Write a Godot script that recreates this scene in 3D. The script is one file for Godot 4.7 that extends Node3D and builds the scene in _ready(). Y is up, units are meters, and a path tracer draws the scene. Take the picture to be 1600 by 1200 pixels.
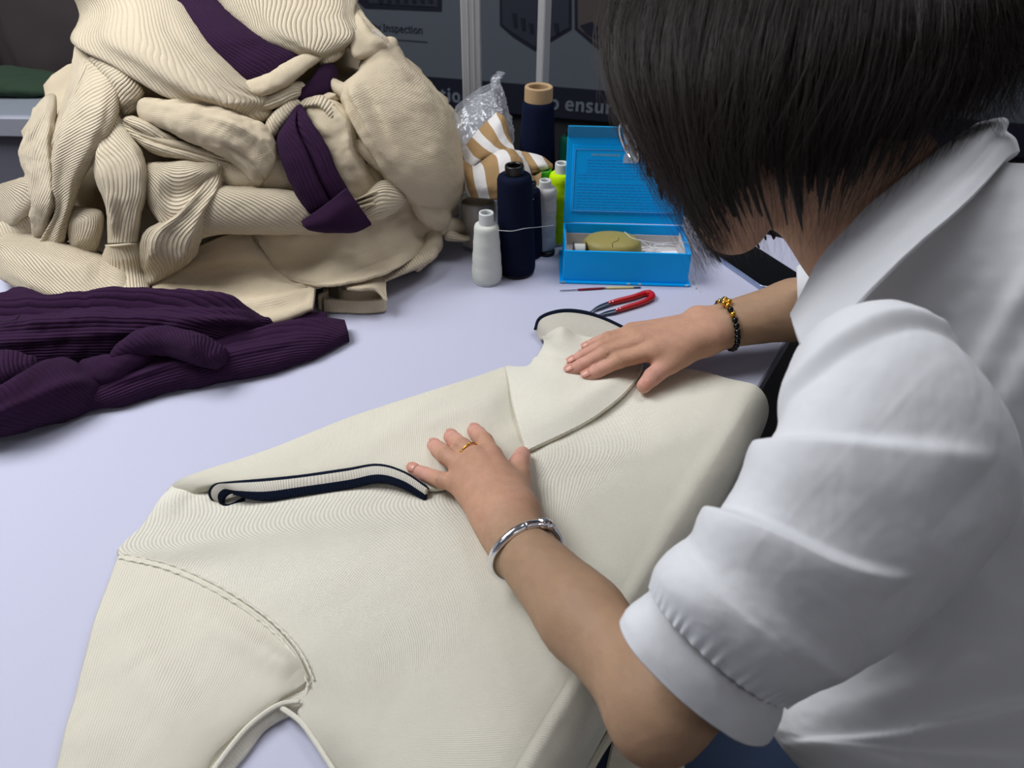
extends Node3D

const TOP := 0.75          # height of the table top
const EYE := 0.62          # height of the camera above it
const FPX := 1200.0
var eye := Vector3(0, TOP + EYE, 0)
var cam_basis := Basis()
var M := {}
var names := {}
var wrinkle := FastNoiseLite.new()
var rng := RandomNumberGenerator.new()

func _ready():
	set_camera_and_light()
	make_materials()
	build_room()
	build_table()
	build_main_sweater()
	build_heap()
	build_purple_front()
	build_person()
	build_jewellery()
	build_sewing_things()
	build_background()

func set_camera_and_light():
	var p := deg_to_rad(37.0)
	var r := deg_to_rad(0.7)
	var fwd := Vector3(0, -sin(p), -cos(p))
	var up := Vector3(0, cos(p), -sin(p))
	var right := Vector3(1, 0, 0)
	cam_basis = Basis(right * cos(r) + up * sin(r), up * cos(r) - right * sin(r), -fwd)
	var cam := Camera3D.new()
	cam.name = "camera"
	add_child(cam)
	cam.transform = Transform3D(cam_basis, eye)
	cam.near = 0.02
	cam.far = 60.0
	var at := CameraAttributesPhysical.new()
	at.frustum_focal_length = 24.0
	at.frustum_focus_distance = 0.95
	at.exposure_aperture = 7.0
	cam.attributes = at
	cam.fov = rad_to_deg(2.0 * atan(600.0 / FPX))
	var e := Environment.new()
	e.background_mode = Environment.BG_COLOR
	e.background_color = Color(0.02, 0.022, 0.026)
	e.tonemap_mode = Environment.TONE_MAPPER_LINEAR
	e.tonemap_exposure = 0.93
	e.sdfgi_enabled = true
	e.ssao_enabled = true
	e.ssil_enabled = true
	var we := WorldEnvironment.new()
	we.name = "world_environment"
	we.environment = e
	add_child(we)
	# unseen ceiling panels lighting table and person, plus added fills behind the camera
	unseen_ceiling_panel(Vector3(-1.4, 2.62, -1.05), Vector2(1.3, 1.3), Color(0.975, 0.98, 1.0), 6.1)  # out of view, placed to light the table from the left
	unseen_ceiling_panel(Vector3(-1.5, 2.62, 0.7), Vector2(1.2, 0.6), Color(0.98, 0.97, 1.0), 0.2)  # added weak fill from the left
	unseen_ceiling_panel(Vector3(1.5, 2.62, 1.3), Vector2(1.2, 0.6), Color(0.98, 0.97, 1.0), 0.8)  # added fill for the shaded side of the shirt
	unseen_ceiling_panel(Vector3(0.75, 2.62, -1.35), Vector2(1.1, 0.7), Color(0.97, 0.97, 1.0), 1.3)  # out of view, placed to light the shoulder tops

func unseen_ceiling_panel(at, size, colour, power):
	var t := thing("unseen_ceiling_lamp", "unseen flat white ceiling lamp panel " + (("above the table's left half" if at.x < 0 else "above the seated person, lighting the shoulders") if at.z < 0 else ("added for fill behind the photographer on the left" if at.x < 0 else "added for fill behind the photographer on the right")), "lamp", Vector3(at.x, at.y, at.z))
	var frame := Mb.new()
	frame.box(Vector3(0, 0.04, 0), Vector3(size.x + 0.06, 0.05, size.y + 0.06))
	part("frame", frame, mat("lampframe", Color(0.8, 0.8, 0.8), 0.4), t)
	var glow := Mb.new()
	glow.box(Vector3(0, 0.008, 0), Vector3(size.x, 0.012, size.y))
	var m := StandardMaterial3D.new()
	m.albedo_color = Color(0.9, 0.9, 0.9)
	m.emission_enabled = true
	m.emission = colour
	m.emission_energy_multiplier = 0.6
	part("diffuser", glow, m, t)
	var a := AreaLight3D.new()
	a.name = "unseen_panel_light"
	a.area_size = size
	a.light_color = colour
	a.light_energy = power
	a.area_range = 12.0
	a.shadow_enabled = true
	a.position = Vector3(at.x, at.y - 0.01, at.z)
	a.rotation_degrees = Vector3(-90, 0, 0)
	add_child(a)

# ---------- places: a pixel of the photograph gives a direction; a known height, depth or mound gives the point ----------
func ray(x, y) -> Vector3:
	return (cam_basis * Vector3(x - 800.0, 600.0 - y, -FPX)).normalized()

func tp(x, y, h = 0.0) -> Vector3:      # h above the table top
	var d := ray(x, y)
	return eye + d * ((TOP + h - eye.y) / d.y)

func dp(x, y, z) -> Vector3:            # z metres deep
	return eye + cam_basis * Vector3((x - 800.0) * z / FPX, (600.0 - y) * z / FPX, -z)

var mound_c := Vector3(-0.5, TOP - 0.02, -1.44)
var mound_r := Vector3(0.50, 0.40, 0.38)
func mp(x, y, lift = 0.0) -> Vector3:   # on the heap, lift nearer to the eye
	var d := ray(x, y)
	var o := (eye - mound_c) / mound_r
	var k := d / mound_r
	var a := k.dot(k)
	var b := o.dot(k)
	var c := o.dot(o) - 1.0
	var disc := b * b - a * c
	var t := (-b - sqrt(disc)) / a if disc > 0.0 else -b / a
	if disc > 0.0:
		t = lerpf(-b / a, t, clampf(disc / (a * 0.06), 0.0, 1.0) * 0.25 + 0.75)
	var floor_t := (TOP + 0.02 - eye.y) / d.y
	t = minf(t, floor_t)
	return eye + d * (t - lift)

# ---------- nodes ----------
func numbered(called: String) -> String:
	if not names.has(called):
		names[called] = 0
		return called
	names[called] += 1
	return "%s_%03d" % [called, names[called]]

func thing(called: String, label: String, category: String, at := Vector3.ZERO, group := "") -> Node3D:
	var o := Node3D.new()
	o.name = numbered(called)
	add_child(o)
	o.position = at
	o.set_meta("label", label)
	o.set_meta("category", category)
	if group:
		o.set_meta("group", group)
	return o

func part(called: String, mb, m: Material, parent: Node3D, label := "") -> MeshInstance3D:
	var o := MeshInstance3D.new()
	o.name = called
	o.mesh = mb.commit(m) if mb is Mb else mb
	if not (mb is Mb):
		o.material_override = m
	parent.add_child(o, true)
	if label:
		o.set_meta("label", label)
	return o

func wpart(called: String, mb: Mb, m: Material, parent: Node3D, label := "") -> MeshInstance3D:   # shape given in world space
	mb.shift(-(parent.position if parent.get_parent() == self else (parent.position + parent.get_parent().position)))
	return part(called, mb, m, parent, label)

func struct(called: String, mb: Mb, m: Material) -> MeshInstance3D:
	var o := part(called, mb, m, self)
	o.set_meta("kind", "structure")
	return o

# ---------- mesh builder ----------
class Mb:
	var v := PackedVector3Array()
	var uv := PackedVector2Array()
	var col := PackedColorArray()
	var ix := PackedInt32Array()
	var same := {}
	var flat := false

	func shift(d: Vector3):
		for i in v.size():
			v[i] += d

	func rows(r: Array, t: Array, wrap := false, flip := false):
		# r: rows of points, t: rows of uvs (as many). wrap: last column repeats the first and shares its normal.
		var base := v.size()
		var n: int = r[0].size()
		for i in r.size():
			v.append_array(r[i])
			uv.append_array(t[i])
			if wrap:
				same[base + i * n + n - 1] = base + i * n
		for i in r.size() - 1:
			for j in n - 1:
				var a := base + i * n + j
				if flip:
					ix.append_array([a, a + n, a + 1, a + 1, a + n, a + n + 1])
				else:
					ix.append_array([a, a + 1, a + n, a + 1, a + n + 1, a + n])

	func tri(a: Vector3, b: Vector3, c: Vector3, u := Vector2.ZERO):
		var n := v.size()
		v.append_array([a, b, c])
		uv.append_array([u, u, u])
		ix.append_array([n, n + 1, n + 2])

	func quad(a: Vector3, b: Vector3, c: Vector3, d: Vector3, w := 1.0, h := 1.0):   # clockwise seen from the front
		var n := v.size()
		v.append_array([a, b, c, d])
		uv.append_array([Vector2(0, 0), Vector2(w, 0), Vector2(w, h), Vector2(0, h)])
		ix.append_array([n, n + 1, n + 2, n, n + 2, n + 3])

	func box(c: Vector3, s: Vector3, b := Basis(), bevel := 0.0):
		var e: float = bevel if bevel > 0.0 else minf(minf(s.x, s.y), s.z) * 0.08
		# a chamfered box: six faces, twelve edge strips, eight corners
		var h := s / 2.0
		for ax in 3:
			for sg: float in [-1.0, 1.0]:
				var n := Vector3.ZERO
				n[ax] = sg
				var u := Vector3.ZERO
				u[(ax + 1) % 3] = 1.0
				var w := Vector3.ZERO
				w[(ax + 2) % 3] = sg
				var hu: float = h[(ax + 1) % 3] - e
				var hw: float = h[(ax + 2) % 3] - e
				var p := n * h[ax]
				quad(c + b * (p - u * hu - w * hw), c + b * (p - u * hu + w * hw), c + b * (p + u * hu + w * hw), c + b * (p + u * hu - w * hw), 2.0 * hw, 2.0 * hu)
				# edge strip between this face and the +/- u faces
				for su: float in [-1.0, 1.0]:
					var q := n * (h[ax] - e) + u * su * h[(ax + 1) % 3]
					var a1 := p + u * su * hu - w * hw
					var a2 := p + u * su * hu + w * hw
					var b1 := q - w * hw
					var b2 := q + w * hw
					if su > 0:
						quad(c + b * a1, c + b * a2, c + b * b2, c + b * b1)
					else:
						quad(c + b * a2, c + b * a1, c + b * b1, c + b * b2)
		for sx in [-1.0, 1.0]:
			for sy in [-1.0, 1.0]:
				for sz in [-1.0, 1.0]:
					var s3 := Vector3(sx, sy, sz)
					var x := s3 * Vector3(h.x, h.y - e, h.z - e)
					var y := s3 * Vector3(h.x - e, h.y, h.z - e)
					var z := s3 * Vector3(h.x - e, h.y - e, h.z)
					if sx * sy * sz > 0:
						tri(c + b * x, c + b * z, c + b * y)
					else:
						tri(c + b * x, c + b * y, c + b * z)
		flat = true

	func commit(m: Material) -> ArrayMesh:
		var n := PackedVector3Array()
		n.resize(v.size())
		for t in range(0, ix.size(), 3):
			var a := ix[t]
			var b := ix[t + 1]
			var c := ix[t + 2]
			var f := (v[c] - v[a]).cross(v[b] - v[a])
			n[a] += f
			n[b] += f
			n[c] += f
		for k in same:
			var s: Vector3 = n[k] + n[same[k]]
			n[k] = s
			n[same[k]] = s
		for i in n.size():
			n[i] = n[i].normalized() if n[i].length_squared() > 1e-24 else Vector3.UP
		var arr := []
		arr.resize(Mesh.ARRAY_MAX)
		arr[Mesh.ARRAY_VERTEX] = v
		arr[Mesh.ARRAY_NORMAL] = n
		arr[Mesh.ARRAY_TEX_UV] = uv
		if col.size() == v.size():
			arr[Mesh.ARRAY_COLOR] = col
		arr[Mesh.ARRAY_INDEX] = ix
		var am := ArrayMesh.new()
		am.add_surface_from_arrays(Mesh.PRIMITIVE_TRIANGLES, arr)
		am.surface_set_material(0, m)
		return am

# ---------- splines, lofts, sheets ----------
func cr(p0, p1, p2, p3, t: float):
	return p1 + ((p2 - p0) * 0.5) * t + (p0 - p1 * 2.5 + p2 * 2.0 - p3 * 0.5) * t * t + ((p1 - p2) * 1.5 + (p3 - p0) * 0.5) * t * t * t

func along(a: Array, t: float):          # Catmull-Rom through a, t from 0 to 1; ends reflected
	var n := a.size()
	if n == 1:
		return a[0]
	var x := clampf(t, 0.0, 1.0) * (n - 1)
	var i := mini(int(x), n - 2)
	var p0 = a[i - 1] if i > 0 else a[0] * 2.0 - a[1]
	var p3 = a[i + 2] if i + 2 < n else a[n - 1] * 2.0 - a[n - 2]
	return cr(p0, a[i], a[i + 1], p3, x - i)

func steps(a: Array, n: int) -> Array:   # n+1 points evenly by parameter
	var o := []
	for i in n + 1:
		o.append(along(a, float(i) / n))
	return o

func even(a: Array, n: int) -> Array:    # n+1 points evenly by length
	var f := steps(a, n * 6)
	var L := [0.0]
	for i in f.size() - 1:
		L.append(L[i] + f[i].distance_to(f[i + 1]))
	var o := []
	var k := 0
	for i in n + 1:
		var w: float = L[-1] * i / n
		while k < f.size() - 2 and L[k + 1] < w:
			k += 1
		o.append(f[k].lerp(f[k + 1], clampf((w - L[k]) / maxf(L[k + 1] - L[k], 1e-9), 0, 1)))
	return o

# a tube whose sections are squashed rounds. st: [left, right, depth vector] per station.
# o: turn (rib angle, degrees), folds [[angle, width, height, from, to]...], noise, cap0 / cap1 ("round", "open", "none"), pow
func loft(mb: Mb, st: Array, nu: int, nv: int, o := {}):
	var C := []
	var W := []
	var D := []
	for s in st:
		C.append((s[0] + s[1]) * 0.5)
		W.append((s[1] - s[0]) * 0.5)
		D.append(s[2])
	var pw: float = o.get("pow", 0.85)
	var nz: float = o.get("noise", 0.0)
	var nf: float = o.get("freq", 14.0)
	var folds: Array = o.get("folds", [])
	var disp = o.get("disp", null)
	var turn := deg_to_rad(o.get("turn", 0.0))
	var seed_off := Vector3(o.get("seed", 0.0), 0, 0)
	var rr := []
	var tt := []
	var len := 0.0
	var last: Vector3 = C[0]
	var ts := []
	var sc := []
	var cap0: String = o.get("cap0", "round")
	var cap1: String = o.get("cap1", "round")
	if cap0 == "round":
		for k in 5:
			ts.append(0.0)
			sc.append(sin(PI / 2 * (k + 0.02) / 5.0))
	elif cap0 == "open":
		for k in [0.16, 0.08, 0.02, 0.0]:
			ts.append(k)
			sc.append(0.82 if k > 0.05 else 0.9)
	for i in nu + 1:
		ts.append(float(i) / nu)
		sc.append(1.0)
	if cap1 == "round":
		for k in 5:
			ts.append(1.0)
			sc.append(cos(PI / 2 * (k + 0.98) / 5.0))
	elif cap1 == "open":
		for k in [0.0, 0.02, 0.08, 0.16]:
			ts.append(1.0 - k)
			sc.append(0.82 if k > 0.05 else 0.9)
	for i in ts.size():
		var t: float = ts[i]
		var c: Vector3 = along(C, t)
		var w: Vector3 = along(W, t)
		var d: Vector3 = along(D, t)
		var bulge := 0.0
		if sc[i] < 1.0 and (i < 5 and cap0 == "round" or i > nu and cap1 == "round"):
			var ax: Vector3 = (along(C, minf(t + 0.01, 1.0)) - along(C, maxf(t - 0.01, 0.0))).normalized()
			c += ax * (1.0 if t > 0.5 else -1.0) * sqrt(1.0 - sc[i] * sc[i]) * d.length() * o.get("tip", 0.8)
		len += c.distance_to(last)
		last = c
		var girth := (w.length() + d.length()) * 3.3
		var row := PackedVector3Array()
		var uvr := PackedVector2Array()
		for j in nv + 1:
			var a := TAU * (j % nv) / nv
			var ca := cos(a)
			var sa := sin(a)
			var p: Vector3 = c + (w * signf(ca) * pow(absf(ca), pw) + d * signf(sa) * pow(absf(sa), pw)) * sc[i]
			var out := p - c
			var ol := out.length()
			if ol > 1e-6:
				out /= ol
				var h := 0.0
				for f in folds:
					var da := absf(angle_difference(a, deg_to_rad(f[0] + (f[5] * t if f.size() > 5 else 0.0)))) / deg_to_rad(f[1])
					if da < 1.0:
						var e := clampf((t - f[3]) / 0.12, 0, 1) * clampf((f[4] - t) / 0.12, 0, 1)
						h += f[2] * (0.5 + 0.5 * cos(PI * da)) * e
				if disp != null:
					h += (disp as Callable).call(t, a, p)
				if nz > 0.0:
					h += nz * (wrinkle.get_noise_3dv((p + seed_off) * nf) + 0.4 * wrinkle.get_noise_3dv((p + seed_off) * nf * 2.6))
				p += out * h * minf(1.0, sc[i] * 1.2)
			row.append(p)
			uvr.append(Vector2(girth * j / nv, len).rotated(turn))
		rr.append(row)
		tt.append(uvr)
	mb.rows(rr, tt, true, o.get("flip", false))

# a sheet through a grid of points (rows of Vector3), with thickness and rounded rim.
# lift(u, v, p) -> height along the sheet's normal
func sheet(mb: Mb, ctrl: Array, nu: int, nv: int, thick: float, o := {}):
	var g := []
	var mid := []
	for r in ctrl:
		mid.append(steps(r, nv))
	var L := 0.0
	for i in nu + 1:
		g.append(PackedVector3Array())
	for j in nv + 1:
		var colm := []
		for r in mid:
			colm.append(r[j])
		for i in nu + 1:
			g[i].append(along(colm, float(i) / nu))
	var du := 0.0
	var dv := 0.0
	for i in nu:
		du += g[i][nv / 2].distance_to(g[i + 1][nv / 2])
	for j in nv:
		dv += g[nu / 2][j].distance_to(g[nu / 2][j + 1])
	var turn := deg_to_rad(o.get("turn", 0.0))
	var lift = o.get("lift", null)
	var up = o.get("up", null)
	var flip: bool = o.get("flip", false)
	var N := []
	for i in nu + 1:
		var nr := PackedVector3Array()
		for j in nv + 1:
			var a: Vector3 = g[mini(i + 1, nu)][j] - g[maxi(i - 1, 0)][j]
			var b: Vector3 = g[i][mini(j + 1, nv)] - g[i][maxi(j - 1, 0)]
			var n := a.cross(b).normalized() * (-1.0 if flip else 1.0)
			nr.append(n)
		N.append(nr)
	var F := []
	var B := []
	var T := []
	for i in nu + 1:
		var fr := PackedVector3Array()
		var br := PackedVector3Array()
		var tr := PackedVector2Array()
		for j in nv + 1:
			var p: Vector3 = g[i][j]
			var n: Vector3 = N[i][j]
			var h := 0.0
			if lift != null:
				h = (lift as Callable).call(float(i) / nu, float(j) / nv, p)
			var hd: Vector3 = up if up != null else n
			fr.append(p + hd * h + n * thick * 0.5)
			br.append(p + hd * h - n * thick * 0.5)
			tr.append(Vector2(dv * j / nv, du * i / nu).rotated(turn))
		F.append(fr)
		B.append(br)
		T.append(tr)
	mb.rows(F, T, false, flip)
	mb.rows(B, T, false, not flip)
	# rim: a rounded strip round the border
	var ring_f := PackedVector3Array()
	var ring_b := PackedVector3Array()
	var ring_m := PackedVector3Array()
	var tv := PackedVector2Array()
	var idx := []
	for j in nv + 1:
		idx.append([0, j])
	for i in range(1, nu + 1):
		idx.append([i, nv])
	for j in range(nv - 1, -1, -1):
		idx.append([nu, j])
	for i in range(nu - 1, -1, -1):
		idx.append([i, 0])
	for q in idx:
		var i: int = q[0]
		var j: int = q[1]
		var f: Vector3 = F[i][j]
		var b: Vector3 = B[i][j]
		var inner: Vector3 = F[clampi(i, 1, nu - 1)][clampi(j, 1, nv - 1)]
		var outd := (f - inner)
		outd = outd.normalized() if outd.length() > 1e-7 else Vector3.ZERO
		ring_f.append(f)
		ring_b.append(b)
		ring_m.append((f + b) * 0.5 + outd * thick * 0.5)
		tv.append(T[i][j])
	mb.rows([ring_f, ring_m, ring_b], [tv, tv, tv], false, not flip)

func tube(mb: Mb, pts: Array, radii: Array, n := 8, seg := 0, squash := 1.0):   # a rounded wire along a curve
	var k := seg if seg > 0 else (pts.size() - 1) * 5
	var P := steps(pts, k)
	var prev := Vector3.UP
	var rr := []
	var tt := []
	var len := 0.0
	for i in P.size():
		var d: Vector3 = (P[mini(i + 1, k)] - P[maxi(i - 1, 0)]).normalized()
		var s := prev.cross(d)
		if s.length() < 1e-4:
			s = d.cross(Vector3(1, 0.3, 0.2))
		s = s.normalized()
		prev = d.cross(s).normalized()
		var r: float = along(radii, float(i) / k)
		if i > 0:
			len += P[i].distance_to(P[i - 1])
		var row := PackedVector3Array()
		var ur := PackedVector2Array()
		for j in n + 1:
			var a := TAU * (j % n) / n
			row.append(P[i] + (s * cos(a) + prev * sin(a) * squash) * r)
			ur.append(Vector2(r * TAU * j / n, len))
		if i == 0:
			cap_row(rr, tt, P[i], row, ur)
		rr.append(row)
		tt.append(ur)
		if i == P.size() - 1:
			cap_row(rr, tt, P[i], row, ur)
	mb.rows(rr, tt, true, true)

func cap_row(rr: Array, tt: Array, c: Vector3, row: PackedVector3Array, ur: PackedVector2Array):
	var z := PackedVector3Array()
	for p in row:
		z.append(c + (p - c) * 0.02)
	rr.append(z)
	tt.append(ur)

func lathe(mb: Mb, c: Vector3, prof: Array, n := 32, tilt := Basis()):   # prof: [radius, height], from the foot upwards
	var rr := []
	var tt := []
	var len := 0.0
	for i in prof.size():
		if i > 0:
			len += Vector2(prof[i][0] - prof[i - 1][0], prof[i][1] - prof[i - 1][1]).length()
		var row := PackedVector3Array()
		var ur := PackedVector2Array()
		for j in n + 1:
			var a := TAU * (j % n) / n
			row.append(c + tilt * Vector3(prof[i][0] * cos(a), prof[i][1], prof[i][0] * sin(a)))
			ur.append(Vector2(0.03 * TAU * j / n, len))
		rr.append(row)
		tt.append(ur)
	mb.rows(rr, tt, true, false)

# ---------- bodies: a smooth field of tapered capsules, meshed as surface nets ----------
# bones: [a, b, radius a, radius b, blend, tint]
func flesh(mb: Mb, bones: Array, cell: float, creases := []):
	var lo := Vector3.ONE * 1e9
	var hi := -lo
	for b in bones:
		for q in [[b[0], b[2]], [b[1], b[3]]]:
			lo = lo.min(q[0] - Vector3.ONE * (q[1] + 3 * cell))
			hi = hi.max(q[0] + Vector3.ONE * (q[1] + 3 * cell))
	var nx := int((hi.x - lo.x) / cell) + 2
	var ny := int((hi.y - lo.y) / cell) + 2
	var nz := int((hi.z - lo.z) / cell) + 2
	var f := PackedFloat32Array()
	f.resize(nx * ny * nz)
	f.fill(1.0)
	for b in bones:
		var a: Vector3 = b[0]
		var ab: Vector3 = b[1] - a
		var l2 := maxf(ab.length_squared(), 1e-12)
		var ra: float = b[2]
		var rb: float = b[3]
		var k: float = b[4]
		var m := maxf(ra, rb) + k + 2 * cell
		var bl: Vector3 = (a.min(b[1]) - Vector3.ONE * m - lo) / cell
		var bh: Vector3 = (a.max(b[1]) + Vector3.ONE * m - lo) / cell
		for z in range(maxi(0, int(bl.z)), mini(nz, int(bh.z) + 2)):
			for y in range(maxi(0, int(bl.y)), mini(ny, int(bh.y) + 2)):
				var at := (z * ny + y) * nx
				for x in range(maxi(0, int(bl.x)), mini(nx, int(bh.x) + 2)):
					var p := lo + Vector3(x, y, z) * cell - a
					var t := clampf(p.dot(ab) / l2, 0.0, 1.0)
					var d := (p - ab * t).length() - lerpf(ra, rb, t)
					var e := f[at + x]
					var h := k - absf(d - e)
					f[at + x] = minf(d, e) - (h * h / (4.0 * k) if h > 0.0 else 0.0)
	var id := PackedInt32Array()
	id.resize(nx * ny * nz)
	id.fill(-1)
	var base := mb.v.size()
	var sy := nx
	var sz := nx * ny
	var off := [0, 1, sy, sy + 1, sz, sz + 1, sz + sy, sz + sy + 1]
	for z in nz - 1:
		for y in ny - 1:
			for x in nx - 1:
				var at := z * sz + y * sy + x
				var neg := 0
				for q in off:
					if f[at + q] < 0.0:
						neg += 1
				if neg == 0 or neg == 8:
					continue
				var s := Vector3.ZERO
				var n := 0
				for e in 12:
					var c0: int = [0, 0, 0, 1, 1, 2, 2, 3, 4, 4, 5, 6][e]
					var c1: int = [1, 2, 4, 3, 5, 3, 6, 7, 5, 6, 7, 7][e]
					var v0 := f[at + off[c0]]
					var v1 := f[at + off[c1]]
					if (v0 < 0.0) != (v1 < 0.0):
						var t := v0 / (v0 - v1)
						var p0 := Vector3(c0 & 1, (c0 >> 1) & 1, c0 >> 2)
						var p1 := Vector3(c1 & 1, (c1 >> 1) & 1, c1 >> 2)
						s += p0.lerp(p1, t)
						n += 1
				id[at] = mb.v.size()
				mb.v.append(lo + (Vector3(x, y, z) + s / n) * cell)
				mb.uv.append(Vector2.ZERO)
	for z in range(1, nz - 1):
		for y in range(1, ny - 1):
			for x in range(1, nx - 1):
				var at := z * sz + y * sy + x
				var v0 := f[at] < 0.0
				for ax in 3:
					var s: int = [1, sy, sz][ax]
					if v0 == (f[at + s] < 0.0):
						continue
					var u: int = [sy, sz, 1][ax]
					var w: int = [sz, 1, sy][ax]
					var a := id[at]
					var b := id[at - u]
					var c := id[at - u - w]
					var d := id[at - w]
					if a < 0 or b < 0 or c < 0 or d < 0:
						continue
					if v0:
						mb.ix.append_array([a, c, b, a, d, c])
					else:
						mb.ix.append_array([a, b, c, a, c, d])
	var nrm := PackedVector3Array()
	if not creases.is_empty():
		nrm.resize(mb.v.size())
		for q in range(0, mb.ix.size(), 3):
			var va := mb.ix[q]
			if va < base:
				continue
			var fn := (mb.v[mb.ix[q + 2]] - mb.v[va]).cross(mb.v[mb.ix[q + 1]] - mb.v[va])
			for e in 3:
				nrm[mb.ix[q + e]] += fn
	for i in range(base, mb.v.size()):
		var w := 0.0
		var c := Color(0, 0, 0)
		for b in bones:
			var ab: Vector3 = b[1] - b[0]
			var p: Vector3 = mb.v[i] - b[0]
			var t := clampf(p.dot(ab) / maxf(ab.length_squared(), 1e-12), 0.0, 1.0)
			var d := maxf((p - ab * t).length() - lerpf(b[2], b[3], t), 0.0)
			var g := 1.0 / pow(d + 0.003, 3.0)
			w += g
			var tint: Color = b[5] if b.size() > 5 else Color(0.5, 0.5, 0.5)
			if b.size() > 6:
				tint = tint.lerp(b[6], t)
			c += tint * g
		c = c / w
		c = c * (1.0 + 0.10 * wrinkle.get_noise_3dv(mb.v[i] * 60.0) + 0.07 * wrinkle.get_noise_3dv(mb.v[i] * 190.0))
		for cr_ in creases:      # [place, along the finger, reach, strength]: three fine lines over a joint
			var dv: Vector3 = mb.v[i] - cr_[0]
			if dv.length() < cr_[2] * 1.6:
				var sft: float = dv.dot(cr_[1])
				var n1 := nrm[i].normalized()
				if absf(sft) < 0.006 and n1.y > 0.1:
					var ln: float = pow(0.5 + 0.5 * cos(sft / 0.0034 * TAU + 1.2 * wrinkle.get_noise_3dv(mb.v[i] * 220.0)), 3.0) * (1.0 - absf(sft) / 0.006) * cr_[3]
					mb.v[i] -= n1 * 0.0006 * ln
					c = c * (1.0 - 0.22 * ln)  # shade of the creases painted into the skin colour
		mb.col.append(c)
# ---------- materials ----------
func mat(key: String, c: Color, rough := 0.6, metal := 0.0) -> StandardMaterial3D:
	if not M.has(key):
		var m := StandardMaterial3D.new()
		m.resource_name = key
		m.albedo_color = c
		m.roughness = rough
		m.metallic = metal
		M[key] = m
	return M[key]

func tile(n: int, f: Callable, srgb := false) -> ImageTexture:
	var im := Image.create_empty(n, n, false, Image.FORMAT_RGB8)
	for y in n:
		for x in n:
			im.set_pixel(x, y, f.call(float(x) / n, float(y) / n))
	return ImageTexture.create_from_image(im)

func knit(key: String, c: Color, tex: Texture2D, size: float, relief: float, tint: Texture2D = null) -> StandardMaterial3D:
	var m := mat(key, c, 0.95)
	m.metallic_specular = 0.2
	m.heightmap_enabled = true
	m.heightmap_texture = tex
	m.heightmap_scale = relief
	m.uv1_scale = Vector3(1.0 / size, 1.0 / size, 1.0)
	m.rim_enabled = true
	m.rim = 0.25
	m.rim_tint = 0.7
	if tint:
		m.albedo_texture = tint
	return m

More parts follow.
